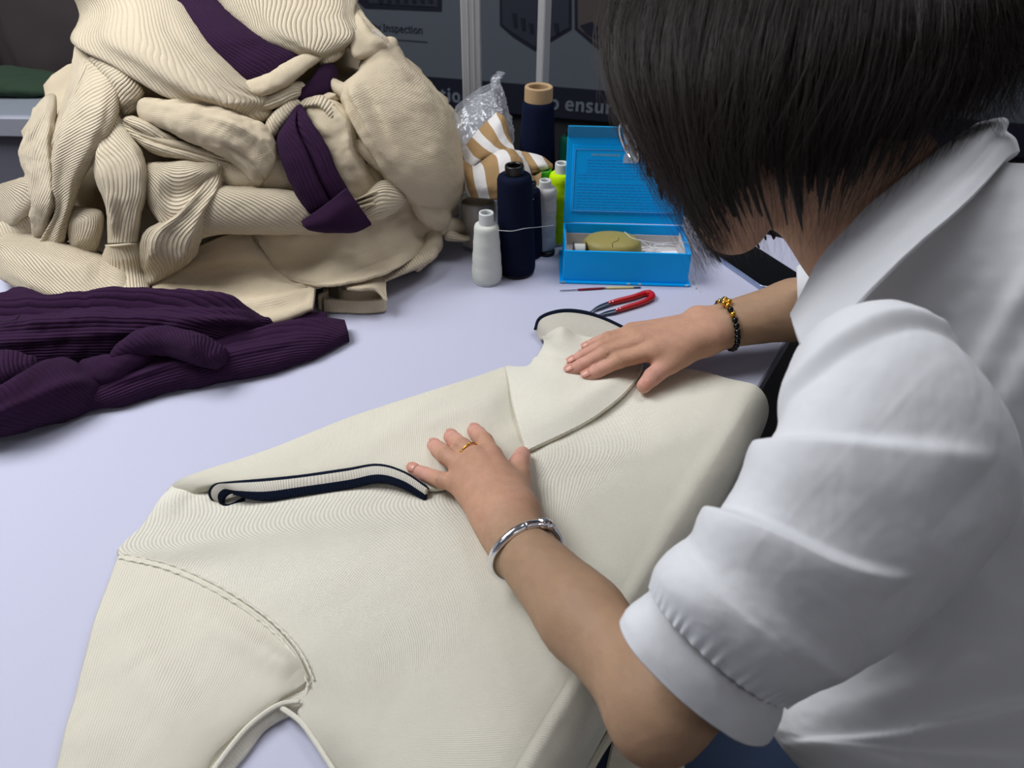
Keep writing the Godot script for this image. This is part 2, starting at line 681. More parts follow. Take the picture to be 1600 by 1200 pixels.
func make_materials():
	wrinkle.noise_type = FastNoiseLite.TYPE_SIMPLEX_SMOOTH
	wrinkle.seed = 5
	wrinkle.frequency = 1.0
	rng.seed = 11
	# eight ribs to a tile, each rib a column of slanted stitches
	var rib := tile(256, func(x, y):
		var r: float = absf(sin(PI * x * 8.0))
		var side := fposmod(x * 8.0, 1.0) - 0.5
		var st := 0.5 + 0.5 * sin(TAU * (y * 24.0 + absf(side) * 1.2))
		var h := pow(r, 0.7) * 0.85 + 0.15 * st * r
		return Color(h, h, h))
	var plain := tile(256, func(x, y):
		var side := fposmod(x * 16.0, 1.0) - 0.5
		var st := 0.5 + 0.5 * sin(TAU * (y * 20.0 + absf(side) * 1.4))
		var h := 0.55 * pow(absf(sin(PI * x * 16.0)), 0.6) + 0.45 * st
		return Color(h, h, h))
	var n2 := FastNoiseLite.new()
	n2.seed = 3
	n2.frequency = 0.9
	var yarn := tile(256, func(x, y):     # the yarn's own mottling
		var a: float = n2.get_noise_3d(cos(TAU * x) * 9.0, sin(TAU * x) * 9.0, cos(TAU * y) * 9.0) + n2.get_noise_3d(sin(TAU * y) * 16.0, cos(TAU * x) * 16.0, sin(TAU * x) * 16.0)
		var k := 0.96 + 0.035 * a
		return Color(k, k, k))
	var cream := Color(0.89, 0.87, 0.795)
	knit("cream_rib", Color(0.865, 0.81, 0.70), rib, 0.042, 0.20, yarn)
	knit("cream_soft", Color(0.85, 0.79, 0.675), plain, 0.05, 0.07, yarn)
	knit("cream_fine", Color(0.955, 0.94, 0.87), plain, 0.040, 0.07, yarn)
	knit("cream_fine_rib", cream, rib, 0.0130, 0.035, yarn)
	knit("cream_collar", Color(0.9, 0.88, 0.82), rib, 0.0150, 0.08, yarn)
	knit("navy_knit", Color(0.075, 0.105, 0.175), rib, 0.0150, 0.08)
	knit("purple_rib", Color(0.205, 0.118, 0.220), rib, 0.040, 0.16, yarn)
	knit("purple_fine", Color(0.20, 0.115, 0.215), plain, 0.04, 0.06, yarn)
	var weave := tile(128, func(x, y):
		var h := 0.5 + 0.25 * sin(TAU * x * 16.0) + 0.25 * sin(TAU * y * 16.0)
		return Color(h, h, h))
	var cot := mat("shirt", Color(0.865, 0.872, 0.878), 0.8)
	cot.metallic_specular = 0.35
	cot.rim_enabled = true
	cot.rim = 0.15
	cot.heightmap_enabled = true
	cot.heightmap_texture = weave
	cot.heightmap_scale = 0.006
	cot.uv1_scale = Vector3(90, 90, 90)
	var den := mat("denim", Color(0.36, 0.46, 0.62), 0.9)
	den.albedo_texture = tile(128, func(x, y):
		var k := 0.62 + 0.38 * sin(TAU * (x * 22.0 + y * 22.0)) * sin(TAU * (x * 9.0 - y * 31.0))
		return Color(k, k, k * 1.02))
	den.uv1_scale = Vector3(22, 22, 22)
	den.uv1_triplanar = true
	var pores := NoiseTexture2D.new()
	pores.width = 256
	pores.height = 256
	pores.seamless = true
	pores.as_normal_map = true
	pores.bump_strength = 2.2
	var pn := FastNoiseLite.new()
	pn.noise_type = FastNoiseLite.TYPE_CELLULAR
	pn.frequency = 0.06
	pn.fractal_octaves = 2
	pores.noise = pn
	var sk := mat("skin", Color(1, 1, 1), 0.58)
	sk.vertex_color_use_as_albedo = true
	sk.metallic_specular = 0.4
	sk.subsurf_scatter_enabled = true
	sk.subsurf_scatter_strength = 0.12
	sk.normal_enabled = true
	sk.normal_texture = pores
	sk.normal_scale = 0.35
	sk.uv1_triplanar = true
	sk.uv1_scale = Vector3(18, 18, 18)
	var hm := mat("hair", Color(0.075, 0.060, 0.058), 0.5)
	hm.metallic_specular = 0.5
	var lam := mat("laminate", Color(0.755, 0.762, 0.832), 0.55)
	lam.metallic_specular = 0.35
	var speck := NoiseTexture2D.new()
	speck.width = 512
	speck.height = 512
	speck.seamless = true
	var sn := FastNoiseLite.new()
	sn.frequency = 0.35
	speck.noise = sn
	var ramp := Gradient.new()
	ramp.set_color(0, Color(0.965, 0.965, 0.97))
	ramp.set_color(1, Color(1, 1, 1))
	speck.color_ramp = ramp
	lam.albedo_texture = speck
	lam.uv1_triplanar = true
	lam.uv1_world_triplanar = true
	lam.uv1_scale = Vector3(4, 4, 4)
# ---------- setting ----------
func slab(c: Vector3, s: Vector3, b := Basis()) -> Mb:
	var m := Mb.new()
	m.box(c, s, b, 0.002)
	return m

var wall_dir := Vector3(0.974, 0, 0.225)
var wall_at := Vector3(0, 0, -3.0)

func build_room():
	var wb := Basis(wall_dir, Vector3.UP, wall_dir.cross(Vector3.UP).normalized())
	var n := wb.z
	var grey := mat("wall_paint", Color(0.8, 0.8, 0.81), 0.9)
	var fl := mat("floor_paint", Color(0.26, 0.26, 0.27), 0.8)
	struct("floor", slab(Vector3(0, -0.05, -0.5), Vector3(8, 0.1, 8)), fl)
	struct("ceiling", slab(Vector3(0, 2.75, -0.5), Vector3(8, 0.1, 8)), mat("ceiling_paint", Color(0.85, 0.85, 0.85), 0.9))
	struct("wall_back", slab(wall_at + Vector3(0, 1.35, 0) - n * 0.07, Vector3(8, 2.7, 0.1), wb), mat("dark_wall", Color(0.1, 0.105, 0.115), 0.8))
	struct("wall_left", slab(Vector3(-3.4, 1.35, -0.5), Vector3(0.1, 2.7, 8)), grey)  # out of view, kept pale for bounce light
	struct("wall_right", slab(Vector3(3.4, 1.35, -0.5), Vector3(0.1, 2.7, 8)), mat("right_wall", Color(0.85, 0.85, 0.86), 0.9))  # unseen wall, pale so its bounce lifts the shaded shirt
	struct("wall_front", slab(Vector3(0, 1.35, 3.2), Vector3(8, 2.7, 0.1)), mat("right_wall", Color(0.85, 0.85, 0.86), 0.9))  # unseen wall behind the camera, pale to bounce light back

var tc := Vector3(0.57, TOP, -1.22)          # far right corner of the table
var e1 := Vector3(0.518, 0, -0.855)          # along its right edge, away from the eye
var e2 := Vector3(-0.855, 0, -0.518)         # along its far edge, to the left

func build_table():
	var t := thing("work_table", "long white work table with lavender-tinted laminate top and grey edge band", "table", Vector3(tc.x, 0, tc.z))
	var b := Basis(e2, Vector3.UP, e2.cross(Vector3.UP).normalized())
	var c := tc + e2 * 0.725 - e1 * 1.0
	var top := Mb.new()
	top.box(Vector3(c.x, TOP - 0.0125, c.z), Vector3(1.45, 0.025, 2.0), b, 0.0012)
	wpart("tabletop", top, M.laminate, t)
	var band := Mb.new()
	var g := mat("edge_band", Color(0.50, 0.50, 0.53), 0.5)
	var bc := tc - e1 * 1.0 - e2 * 0.0008
	band.box(Vector3(bc.x, TOP - 0.0125, bc.z), Vector3(0.0025, 0.0235, 2.0), b, 0.0006)
	wpart("edge_band", band, g, t, "grey edge band")
	for s in [[0.1, 0.1], [1.35, 0.1], [0.1, 1.9], [1.35, 1.9]]:
		var leg := Mb.new()
		var p: Vector3 = tc + e2 * s[0] - e1 * s[1]
		leg.box(Vector3(p.x, (TOP - 0.025) / 2, p.z), Vector3(0.04, TOP - 0.025, 0.04), b, 0.003)
		wpart("leg", leg, mat("leg_steel", Color(0.3, 0.31, 0.33), 0.4, 0.6), t)
	# black cloth skirt hanging under the near right edge
	var sk := Mb.new()
	var rows := []
	for h in [0.724, 0.5, 0.2, 0.02]:
		var r := []
		for k in 25:
			var q: Vector3 = tc - e1 * (0.14 + 1.7 * k / 24.0) - e2 * ((0.085 * smoothstep(0.62, 0.46, 0.14 + 1.7 * k / 24.0) * smoothstep(0.724, 0.5, h)) - 0.004 - 0.02 * smoothstep(0.44, 0.5, 0.14 + 1.7 * k / 24.0) + 0.012 * sin(k * 1.9) * (0.1 + (0.724 - h) * 1.4))
			r.append(Vector3(q.x, h, q.z))
		rows.append(r)
	sheet(sk, rows, 12, 120, 0.002)
	var cl := mat("black_plastic", Color(0.02, 0.021, 0.026), 0.55)
	wpart("skirt", sk, cl, t, "black plastic sheet hanging under the edge")
# ---------- the cream sweater being folded on the table ----------
func pxrow(pts: Array, h) -> Array:      # [x, y] or [x, y, h] pixels lying at height h
	var o := []
	for p in pts:
		o.append(tp(p[0], p[1], p[2] if p.size() > 2 else h))
	return o

func bump(p: Vector3, a: Vector3, b: Vector3, w: float) -> float:   # soft ridge from a to b, seen from above
	var q := Vector2(p.x, p.z)
	var a2 := Vector2(a.x, a.z)
	var d := Vector2(b.x, b.z) - a2
	var t := clampf((q - a2).dot(d) / d.length_squared(), 0, 1)
	var r := q.distance_to(a2 + d * t) / w
	return exp(-r * r) * (0.35 + 0.65 * sin(PI * clampf(t, 0.05, 0.95)))

func ridges(list: Array) -> Array:        # [x0, y0, x1, y1, width m, height m] in pixels on the table
	var o := []
	for r in list:
		o.append([tp(r[0], r[1]), tp(r[2], r[3]), r[4], r[5]])
	return o

func lifted(rs: Array, p: Vector3) -> float:
	var h := 0.0
	for r in rs:
		h += r[3] * bump(p, r[0], r[1], r[2])
	return h

func build_main_sweater():
	var t := thing("sweater", "cream knitted sweater spread flat under both hands, its collar edged in navy", "sweater", tp(600, 850))
	# front body, from the collar to the hem, falling over the table's edge
	var left := [[275, 757], [228, 818], [188, 868], [285, 893], [395, 952], [462, 1018], [484, 1070], [470, 1122], [518, 1195], [585, 1290]]
	var n := left.size()
	var ctrl := []
	for i in n:
		var f := float(i) / (n - 1)
		# the table's right edge beside this row
		var e := tc - e1 * lerpf(0.478, 1.22, f)
		e.y = TOP + 0.0085
		var l := tp(left[i][0], left[i][1], 0.007)
		var row := []
		for k in [0.0, 0.16, 0.34, 0.52, 0.66]:
			row.append(l.lerp(e, k))
		for k in [[0.115, 0.22], [0.064, 0.12], [0.028, 0.05]]:
			row.append(e + (l - e).normalized() * minf(k[0], k[1] * l.distance_to(e)))
		if i == 0:
			row = pxrow([[275, 757], [380, 742], [520, 712], [680, 680], [850, 632], [980, 586], [1065, 578], [1140, 594]], 0.007)
		var out := -e2
		row.append(e + out * 0.003 + Vector3(0, -0.0015, 0))
		row.append(e + out * 0.022 + Vector3(0, -0.034, 0))
		row.append(e + out * 0.018 + Vector3(0, -0.10, 0) - e1 * 0.006)
		row.append(e + out * 0.012 + Vector3(0, -0.19, 0) - e1 * 0.016)
		row.append(e + out * 0.03 + Vector3(0, -0.27, 0) - e1 * 0.02)
		ctrl.append(row)
	var rs := ridges([
		[256, 792, 300, 800, 0.020, 0.010], [380, 808, 620, 800, 0.025, 0.003], [700, 790, 900, 690, 0.03, 0.004],
		[420, 850, 560, 1000, 0.03, 0.003], [490, 1050, 620, 1120, 0.02, 0.005], [478, 1100, 540, 1190, 0.012, 0.005],
		[850, 830, 960, 760, 0.03, 0.003], [980, 610, 860, 700, 0.02, 0.004], [600, 830, 760, 850, 0.03, 0.002]])
	var body := Mb.new()
	sheet(body, ctrl, 170, 230, 0.005, {"up": Vector3.UP, "turn": 96.0, "flip": true, "lift": func(u, v, p):
		var on: float = clampf((0.72 - v) / 0.06, 0.0, 1.0)
		return (lifted(rs, p) + 0.0012 * wrinkle.get_noise_3dv(p * 16.0)) * on})
	wpart("body", body, M.cream_fine, t)
	# left sleeve with its under layer
	var sl := Mb.new()
	var sctrl := [
		pxrow([[188, 868], [262, 885], [340, 920], [410, 966], [458, 1015], [482, 1064]], 0.011),
		pxrow([[150, 976], [232, 996], [318, 1024], [388, 1054], [438, 1076], [466, 1078]], 0.014),
		pxrow([[124, 1076], [206, 1092], [290, 1110], [350, 1122], [392, 1120], [412, 1108]], 0.013),
		pxrow([[100, 1170], [180, 1186], [250, 1196], [300, 1194], [336, 1180], [352, 1160]], 0.012),
		pxrow([[62, 1320], [130, 1330], [190, 1330], [240, 1310], [276, 1280], [296, 1240]], 0.011)]
	var srs := ridges([[225, 1050, 330, 1190, 0.02, 0.007], [330, 985, 450, 1062, 0.012, 0.006], [430, 1045, 470, 1070, 0.01, 0.006], [180, 950, 240, 1060, 0.02, 0.003], [120, 1150, 220, 1190, 0.02, 0.004]])
	sheet(sl, sctrl, 90, 110, 0.005, {"up": Vector3.UP, "turn": -2.0, "flip": true, "lift": func(u, v, p): return lifted(srs, p) + 0.0012 * wrinkle.get_noise_3dv(p * 18.0)})
	wpart("sleeve", sl, M.cream_fine_rib, t)
	var ul := Mb.new()
	sheet(ul, [
		pxrow([[484, 1068], [440, 1086], [395, 1112], [358, 1150], [322, 1200], [290, 1250]], 0.012),
		pxrow([[478, 1090], [445, 1103], [408, 1128], [372, 1162], [338, 1208], [305, 1262]], 0.009),
		pxrow([[470, 1110], [440, 1122], [410, 1142], [384, 1176], [350, 1218], [320, 1272]], 0.003)], 14, 40, 0.005, {"flip": true})
	wpart("sleeve_underside", ul, M.cream_fine, t)
	# seams: a doubled ridge of linking stitches
	var seam := [[188, 868], [262, 885], [340, 920], [410, 966], [458, 1015], [484, 1066]]
	for k in 2:
		var sm := Mb.new()
		var pts := []
		var i := 0
		for q in steps(pxrow(seam, 0.0145), 60):
			pts.append(q + Vector3(0.003 * k, -0.001 * k + 0.0006 * sin(i * 2.2) + lifted(srs, q) * 0.7, 0.0035 - 0.006 * k + 0.0006 * cos(i * 2.7)))
			i += 1
		tube(sm, pts, [0.0006, 0.0012, 0.0013, 0.0013, 0.0009], 6, 120)
		wpart("seam", sm, M.cream_fine, t)
	var ss := Mb.new()
	tube(ss, pxrow([[468, 1096], [440, 1100], [412, 1116], [380, 1144], [345, 1188], [318, 1226]], 0.0145), [0.002, 0.0024, 0.0024, 0.002], 8, 60)
	wpart("seam", ss, M.cream_fine, t)
	var us := Mb.new()
	tube(us, pxrow([[440, 1106], [470, 1128], [492, 1158], [518, 1198], [560, 1262]], 0.012), [0.0025, 0.0022, 0.002], 8, 60)
	wpart("seam", us, M.cream_fine, t)
	# back yoke folded over, along the far edge
	var yk := Mb.new()
	sheet(yk, [
		pxrow([[264, 766, 0.005], [298, 746], [420, 705], [560, 650], [700, 605], [797, 573, 0.008]], 0.012),
		pxrow([[268, 768, 0.006], [306, 749], [432, 716], [566, 672], [716, 632], [812, 598, 0.009]], 0.019),
		pxrow([[276, 771, 0.007], [318, 753], [446, 731], [572, 700], [722, 672], [830, 640, 0.010]], 0.021),
		pxrow([[290, 777, 0.006], [330, 758], [460, 746], [578, 729], [722, 728], [838, 676, 0.010]], 0.020),
		pxrow([[300, 782, 0.004], [338, 764], [466, 752], [584, 738], [690, 765, 0.016], [832, 704, 0.013]], 0.011)], 60, 170, 0.005,
		{"up": Vector3.UP, "turn": -8.0, "flip": true, "lift": func(u, v, p):
			return lifted(ridges_yoke(), p) + 0.001 * wrinkle.get_noise_3dv(p * 18.0)})
	wpart("back_yoke", yk, M.cream_fine_rib, t)
	# far sleeve, bending up to its cuff
	var fs := Mb.new()
	sheet(fs, [
		pxrow([[792, 574, 0.016], [797, 598, 0.021], [802, 628, 0.023], [812, 666, 0.024], [824, 705, 0.018]], 0.02),
		pxrow([[826, 573, 0.016], [850, 590, 0.026], [872, 612, 0.027], [894, 640, 0.025], [914, 660, 0.018]], 0.022),
		pxrow([[845, 551, 0.012], [880, 562, 0.022], [915, 578, 0.022], [950, 600, 0.022], [972, 618, 0.018]], 0.02),
		pxrow([[851, 536, 0.010], [880, 540, 0.024], [918, 548, 0.020], [968, 562, 0.018], [1000, 580, 0.014]], 0.02),
		pxrow([[846, 526, 0.008], [872, 522, 0.022], [905, 526, 0.020], [952, 536, 0.018], [1000, 552, 0.010]], 0.02)], 60, 60, 0.005,
		{"up": Vector3.UP, "turn": 30.0, "flip": true, "lift": func(u, v, p):
			return lifted(ridges_far(), p) + 0.001 * wrinkle.get_noise_3dv(p * 20.0)})
	wpart("sleeve", fs, M.cream_fine, t)
	var cuff_low := pxrow([[845, 531, 0.006], [870, 528, 0.018], [900, 530, 0.018], [925, 533, 0.017], [955, 541, 0.015], [1000, 556, 0.008]], 0.01)
	var cuff_top := pxrow([[838, 516, 0.010], [846, 498, 0.022], [875, 488, 0.028], [908, 489, 0.028], [942, 499, 0.024], [986, 520, 0.016]], 0.02)
	var cuff_mid := pxrow([[841, 523, 0.008], [851, 508, 0.022], [880, 500, 0.026], [912, 501, 0.025], [947, 511, 0.022], [992, 532, 0.014]], 0.02)
	var cf := Mb.new()
	sheet(cf, [cuff_top, cuff_mid, cuff_low], 10, 70, 0.004, {"flip": true})
	var c := wpart("cuff", cf, M.cream_collar, t)
	var rim := Mb.new()
	tube(rim, cuff_top, [0.0044, 0.0046, 0.0046, 0.0042], 10, 60)
	part("navy_rim", shifted(rim, -t.position), M.navy_knit, c, "navy rim of the cuff")
	# collar band: navy, cream ribs, navy, its near end curling under
	var top := pxrow([[372, 772, 0.007], [348, 783, 0.006], [333, 780, 0.011], [328, 769, 0.019], [335, 759, 0.025], [356, 755, 0.026], [410, 750, 0.025], [470, 744, 0.025], [540, 734, 0.025], [590, 727, 0.027], [630, 738, 0.027], [668, 762, 0.022]], 0)
	var bot := pxrow([[384, 785, 0.008], [363, 795, 0.007], [350, 788, 0.010], [350, 776, 0.018], [362, 769, 0.022], [380, 776, 0.019], [420, 780, 0.015], [470, 772, 0.014], [545, 761, 0.014], [592, 752, 0.020], [628, 760, 0.020], [664, 780, 0.012]], 0)
	var band := Node3D.new()
	band.name = "collar_band"
	t.add_child(band)
	for s in [["navy_stripe", 0.0, 0.17, M.navy_knit, 0.0046], ["ribbing", 0.17, 0.72, M.cream_collar, 0.0036], ["navy_stripe", 0.72, 1.0, M.navy_knit, 0.005]]:
		var r := []
		for k in 4:
			var row := []
			var f: float = lerpf(s[1], s[2], k / 3.0)
			for i in top.size():
				row.append(top[i].lerp(bot[i], f) + Vector3(0, 0.003 * sin(PI * f), 0))
			r.append(row)
		var m := Mb.new()
		sheet(m, r, 6, 150, s[4], {"flip": true})
		part(s[0], shifted(m, -t.position), s[3], band, "navy stripe along the collar" if s[0] == "navy_stripe" else "")
	# ribbed hem where the sweater hangs into the lap
	var hem := Mb.new()
	var hang := []
	for k in [0.98, 0.88, 0.78]:
		hang.append(tc - e1 * k - e2 * 0.022 + Vector3(0, -0.13, 0))
	sheet(hem, [hang,
		pxrow([[970, 1120], [1020, 1125], [1062, 1120]], -0.158),
		pxrow([[955, 1180], [1015, 1180], [1065, 1176]], -0.166),
		pxrow([[940, 1262], [1010, 1250], [1068, 1240]], -0.168)], 30, 20, 0.005, {"turn": 90.0, "flip": true})
	wpart("hem", hem, M.cream_fine_rib, t)

var _ry := []
func ridges_yoke() -> Array:
	if _ry.is_empty():
		_ry = ridges([[590, 715, 690, 640, 0.018, 0.004], [740, 690, 800, 600, 0.02, 0.005], [640, 700, 760, 650, 0.015, 0.003], [480, 735, 560, 690, 0.02, -0.003], [800, 700, 845, 670, 0.012, 0.004]])
	return _ry

var _rf := []
func ridges_far() -> Array:
	if _rf.is_empty():
		_rf = ridges([[885, 520, 870, 560, 0.014, 0.010], [800, 576, 890, 585, 0.007, 0.005], [880, 590, 960, 600, 0.012, -0.004], [900, 655, 985, 600, 0.012, 0.004], [940, 545, 990, 560, 0.015, 0.006]])
	return _rf

func shifted(m: Mb, d: Vector3) -> Mb:
	m.shift(d)
	return m
# ---------- the heap of unfinished sweaters ----------
func hs(lx, ly, rx, ry, lift, thick) -> Array:       # a station of a roll lying on the heap
	var l := mp(lx, ly, lift)
	var r := mp(rx, ry, lift)
	var c := (l + r) * 0.5
	var d := (eye - c).normalized()
	return [l, r, d * thick]

func roll(t: Node3D, called: String, st: Array, m: Material, o := {}, nu := 70, nv := 64) -> MeshInstance3D:
	var s := []
	for q in st:
		s.append(hs(q[0], q[1], q[2], q[3], q[4], q[5]))
	var mb := Mb.new()
	if not o.has("noise"):
		o["noise"] = 0.0035
	if not o.has("seed"):
		o["seed"] = float(st[0][0]) * 0.037 + float(st[0][1]) * 0.011
	o["flip"] = true
	loft(mb, s, nu, nv, o)
	return wpart(called, mb, m, t)

func drape(t: Node3D, called: String, ctrl: Array, m: Material, o := {}, nu := 70, nv := 70, thick := 0.006) -> MeshInstance3D:
	var g := []
	for r in ctrl:
		var row := []
		for q in r:
			row.append(mp(q[0], q[1], q[2]))
		g.append(row)
	var mb := Mb.new()
	var nz: float = o.get("noise", 0.003)
	var sd := Vector3(float(ctrl[0][0][0]) * 0.013, 0, 0)
	var fq: float = o.get("freq", 15.0)
	var fl: Array = o.get("folds", [])          # [u0, v0, u1, v1, width, height] on the sheet
	o["flip"] = true
	o["lift"] = func(u, v, p):
		var h: float = nz * (wrinkle.get_noise_3dv((p + sd) * fq) + 0.4 * wrinkle.get_noise_3dv((p + sd) * fq * 2.5))
		for f in fl:
			var a := Vector2(f[0], f[1])
			var d := Vector2(f[2], f[3]) - a
			var q := Vector2(u, v)
			var k: float = clampf((q - a).dot(d) / d.length_squared(), 0, 1)
			var e: float = q.distance_to(a + d * k) / f[4]
			h += f[5] * exp(-e * e) * (0.3 + 0.7 * sin(PI * clampf(k, 0.1, 0.9)))
		return h
	sheet(mb, g, nu, nv, thick, o)
	return wpart(called, mb, m, t)

const HEAP := "unfinished sweaters in the heap"
func garment(label: String, x, y) -> Node3D:
	return thing("heaped_sweater", label, "sweater", tp(x, y), HEAP)

func build_heap():
	var rib: Material = M.cream_rib
	var soft: Material = M.cream_soft
	# the buried middle of the heap: one bundled sweater that the others lie on
	var core := garment("cream sweater bundled deep inside the heap, seen only between the folds", 330, 470)
	var cb := Mb.new()
	var rr := []
	var tt := []
	for i in 33:
		var row := PackedVector3Array()
		var ur := PackedVector2Array()
		var a := PI * 0.5 * i / 32.0
		for j in 97:
			var b := TAU * (j % 96) / 96
			var dir := Vector3(cos(b) * cos(a), sin(a), sin(b) * cos(a))
			var k := 0.84 + 0.07 * wrinkle.get_noise_3dv(dir * 2.6) + 0.03 * wrinkle.get_noise_3dv(dir * 7.0)
			row.append(Vector3(mound_c.x, TOP + 0.004, mound_c.z) + dir * mound_r * k)
			ur.append(Vector2(j * 0.03, i * 0.02))
		rr.append(row)
		tt.append(ur)
	cb.rows(rr, tt, true, true)
	wpart("body", cb, soft, core)

	# top left: a wide ribbed sleeve crossing the crown of the heap
	var a := garment("ribbed cream sweater over the heap's crown, its wide sleeve falling left of the purple band", 250, 470)
	roll(a, "sleeve", [[95, -40, 300, -60, 0.05, 0.05], [124, 20, 290, -10, 0.06, 0.055], [112, 66, 316, 48, 0.065, 0.055], [178, 104, 352, 92, 0.065, 0.05], [250, 147, 392, 128, 0.06, 0.045], [318, 170, 428, 150, 0.055, 0.035], [366, 188, 424, 168, 0.05, 0.022]], rib,
		{"folds": [[95, 26, 0.010, 0.1, 0.95, 10.0], [150, 20, 0.006, 0.2, 0.9], [60, 14, -0.006, 0.2, 0.9]], "pow": 0.85, "noise": 0.0018}, 90, 90)
	roll(a, "body", [[118, 70, 150, 66, 0.03, 0.035], [108, 128, 160, 104, 0.035, 0.035], [90, 178, 144, 150, 0.03, 0.035], [58, 236, 130, 200, 0.02, 0.04], [26, 296, 110, 260, 0.015, 0.04]], rib, {"turn": 20.0, "folds": [[100, 22, 0.009, 0.1, 1.0], [60, 18, 0.008, 0.2, 1.0]]})

	# hanging folds on the left
	var b := garment("ribbed cream sweater in long diagonal folds at the heap's left, its cuff narrow", 80, 470)
	roll(b, "sleeve", [[128, 92, 176, 100, 0.05, 0.02], [118, 136, 186, 136, 0.06, 0.035], [96, 190, 186, 178, 0.065, 0.042], [82, 240, 166, 226, 0.065, 0.042], [80, 290, 132, 276, 0.06, 0.036], [86, 330, 116, 318, 0.055, 0.028], [62, 380, 104, 366, 0.055, 0.026], [56, 412, 98, 404, 0.05, 0.024], [62, 432, 84, 428, 0.05, 0.014]], rib, {"turn": 62.0, "cap1": "open", "folds": [[80, 24, 0.008, 0.1, 0.8], [130, 20, 0.006, 0.2, 0.9]], "noise": 0.005})
	roll(b, "sleeve", [[140, 96, 180, 90, 0.07, 0.018], [166, 130, 206, 118, 0.065, 0.028], [182, 164, 226, 140, 0.055, 0.022], [190, 174, 220, 160, 0.05, 0.012]], rib, {"turn": 70.0})
	roll(b, "body", [[44, 196, 90, 166, 0.03, 0.04], [30, 236, 88, 232, 0.035, 0.045], [40, 280, 92, 270, 0.04, 0.05], [46, 322, 90, 312, 0.045, 0.05], [50, 360, 80, 340, 0.04, 0.04]], rib, {"noise": 0.007, "turn": 30.0, "folds": [[70, 20, 0.008, 0.0, 1.0]]})

	# the sleeve with a sewn cuff standing in front
	var c := garment("ribbed cream sweater whose hanging sleeve ends in a wide, straight, seamed cuff", 190, 480)
	roll(c, "sleeve", [[160, 180, 190, 190, 0.06, 0.016], [144, 236, 206, 214, 0.07, 0.03], [146, 272, 226, 250, 0.075, 0.036], [160, 310, 230, 292, 0.075, 0.036], [168, 346, 222, 334, 0.07, 0.032], [168, 380, 218, 378, 0.066, 0.03]], rib, {"folds": [[120, 24, 0.008, 0.1, 0.95], [50, 20, 0.004, 0.2, 0.95]], "cap1": "none"})
	roll(c, "cuff", [[166, 382, 219, 379, 0.064, 0.031], [158, 405, 225, 402, 0.062, 0.034], [152, 432, 231, 430, 0.058, 0.036], [148, 470, 236, 462, 0.05, 0.038]], rib, {"cap0": "none", "cap1": "open", "noise": 0.002})
	var seam := Mb.new()
	var sp := []
	for k in 9:
		var f := k / 8.0
		sp.append(mp(lerpf(166, 219, f), lerpf(384, 379, f) + 1.5 * sin(PI * f), 0.066 + 0.031 * pow(sin(PI * f), 0.6)))
	tube(seam, sp, [0.0022, 0.0028, 0.0022], 6)
	wpart("seam", seam, rib, c)
	roll(c, "fold", [[104, 330, 118, 322, 0.03, 0.03], [106, 350, 160, 330, 0.045, 0.034], [108, 378, 160, 366, 0.045, 0.034], [104, 392, 154, 392, 0.04, 0.026]], rib, {"turn": 8.0})

	# broad loop right of the cuffed sleeve
	var d := garment("ribbed cream sweater folded into a broad loop, left of the long level sleeve", 280, 480)
	roll(d, "body", [[218, 262, 226, 300, 0.04, 0.03], [232, 254, 236, 330, 0.055, 0.04], [270, 252, 262, 360, 0.06, 0.045], [310, 250, 290, 352, 0.06, 0.045], [342, 254, 318, 320, 0.055, 0.036], [350, 272, 336, 296, 0.05, 0.02]], rib, {"turn": 0.0, "folds": [[95, 30, -0.012, 0.3, 0.9], [40, 18, 0.008, 0.2, 1.0]]})
	roll(d, "body", [[348, 262, 322, 262, 0.065, 0.014], [346, 292, 300, 300, 0.07, 0.022], [326, 330, 262, 338, 0.075, 0.03], [314, 372, 224, 362, 0.075, 0.036], [304, 402, 214, 396, 0.07, 0.036], [268, 430, 214, 424, 0.06, 0.028], [236, 446, 212, 440, 0.05, 0.016]], rib, {"turn": 8.0, "folds": [[70, 20, 0.007, 0.1, 0.8], [120, 20, 0.007, 0.1, 0.8]]})

	# long horizontal sleeve
	var e := garment("ribbed cream sweater with a thick level sleeve running under the turned purple cuff", 420, 480)
	roll(e, "sleeve", [[310, 374, 318, 276, 0.05, 0.046], [345, 366, 342, 288, 0.058, 0.044], [400, 367, 400, 292, 0.06, 0.042], [450, 368, 456, 298, 0.06, 0.042], [500, 366, 505, 306, 0.055, 0.038], [556, 352, 552, 306, 0.045, 0.03], [610, 340, 606, 300, 0.03, 0.024]], rib, {"turn": 28.0, "noise": 0.002})
	roll(e, "body", [[560, 348, 566, 306, 0.055, 0.02], [600, 340, 590, 286, 0.06, 0.026], [632, 318, 606, 282, 0.06, 0.02], [636, 306, 620, 288, 0.055, 0.012]], rib, {"turn": 10.0})
	for k in 3:
		roll(e, "fold", [[560, 312 + k * 7, 566, 306 + k * 7, 0.07, 0.008], [582, 304 + k * 9, 584, 298 + k * 9, 0.075, 0.008], [592, 303 + k * 12, 596, 298 + k * 12, 0.07, 0.008]], soft, {"noise": 0.001}, 24, 20)

	# turned inside out, upper middle
	var f := garment("cream sweater turned smooth side out, in soft folds left of the hanging purple sleeve", 330, 480)
	roll(f, "body", [[236, 196, 232, 152, 0.06, 0.03], [268, 208, 282, 156, 0.07, 0.04], [310, 226, 334, 164, 0.072, 0.042], [350, 246, 380, 180, 0.07, 0.04], [384, 276, 418, 200, 0.068, 0.034], [402, 292, 436, 232, 0.06, 0.026], [408, 292, 432, 262, 0.055, 0.014]], soft, {"noise": 0.006, "freq": 16.0, "folds": [[70, 16, 0.008, 0.3, 1.0], [120, 14, -0.007, 0.4, 1.0]]})
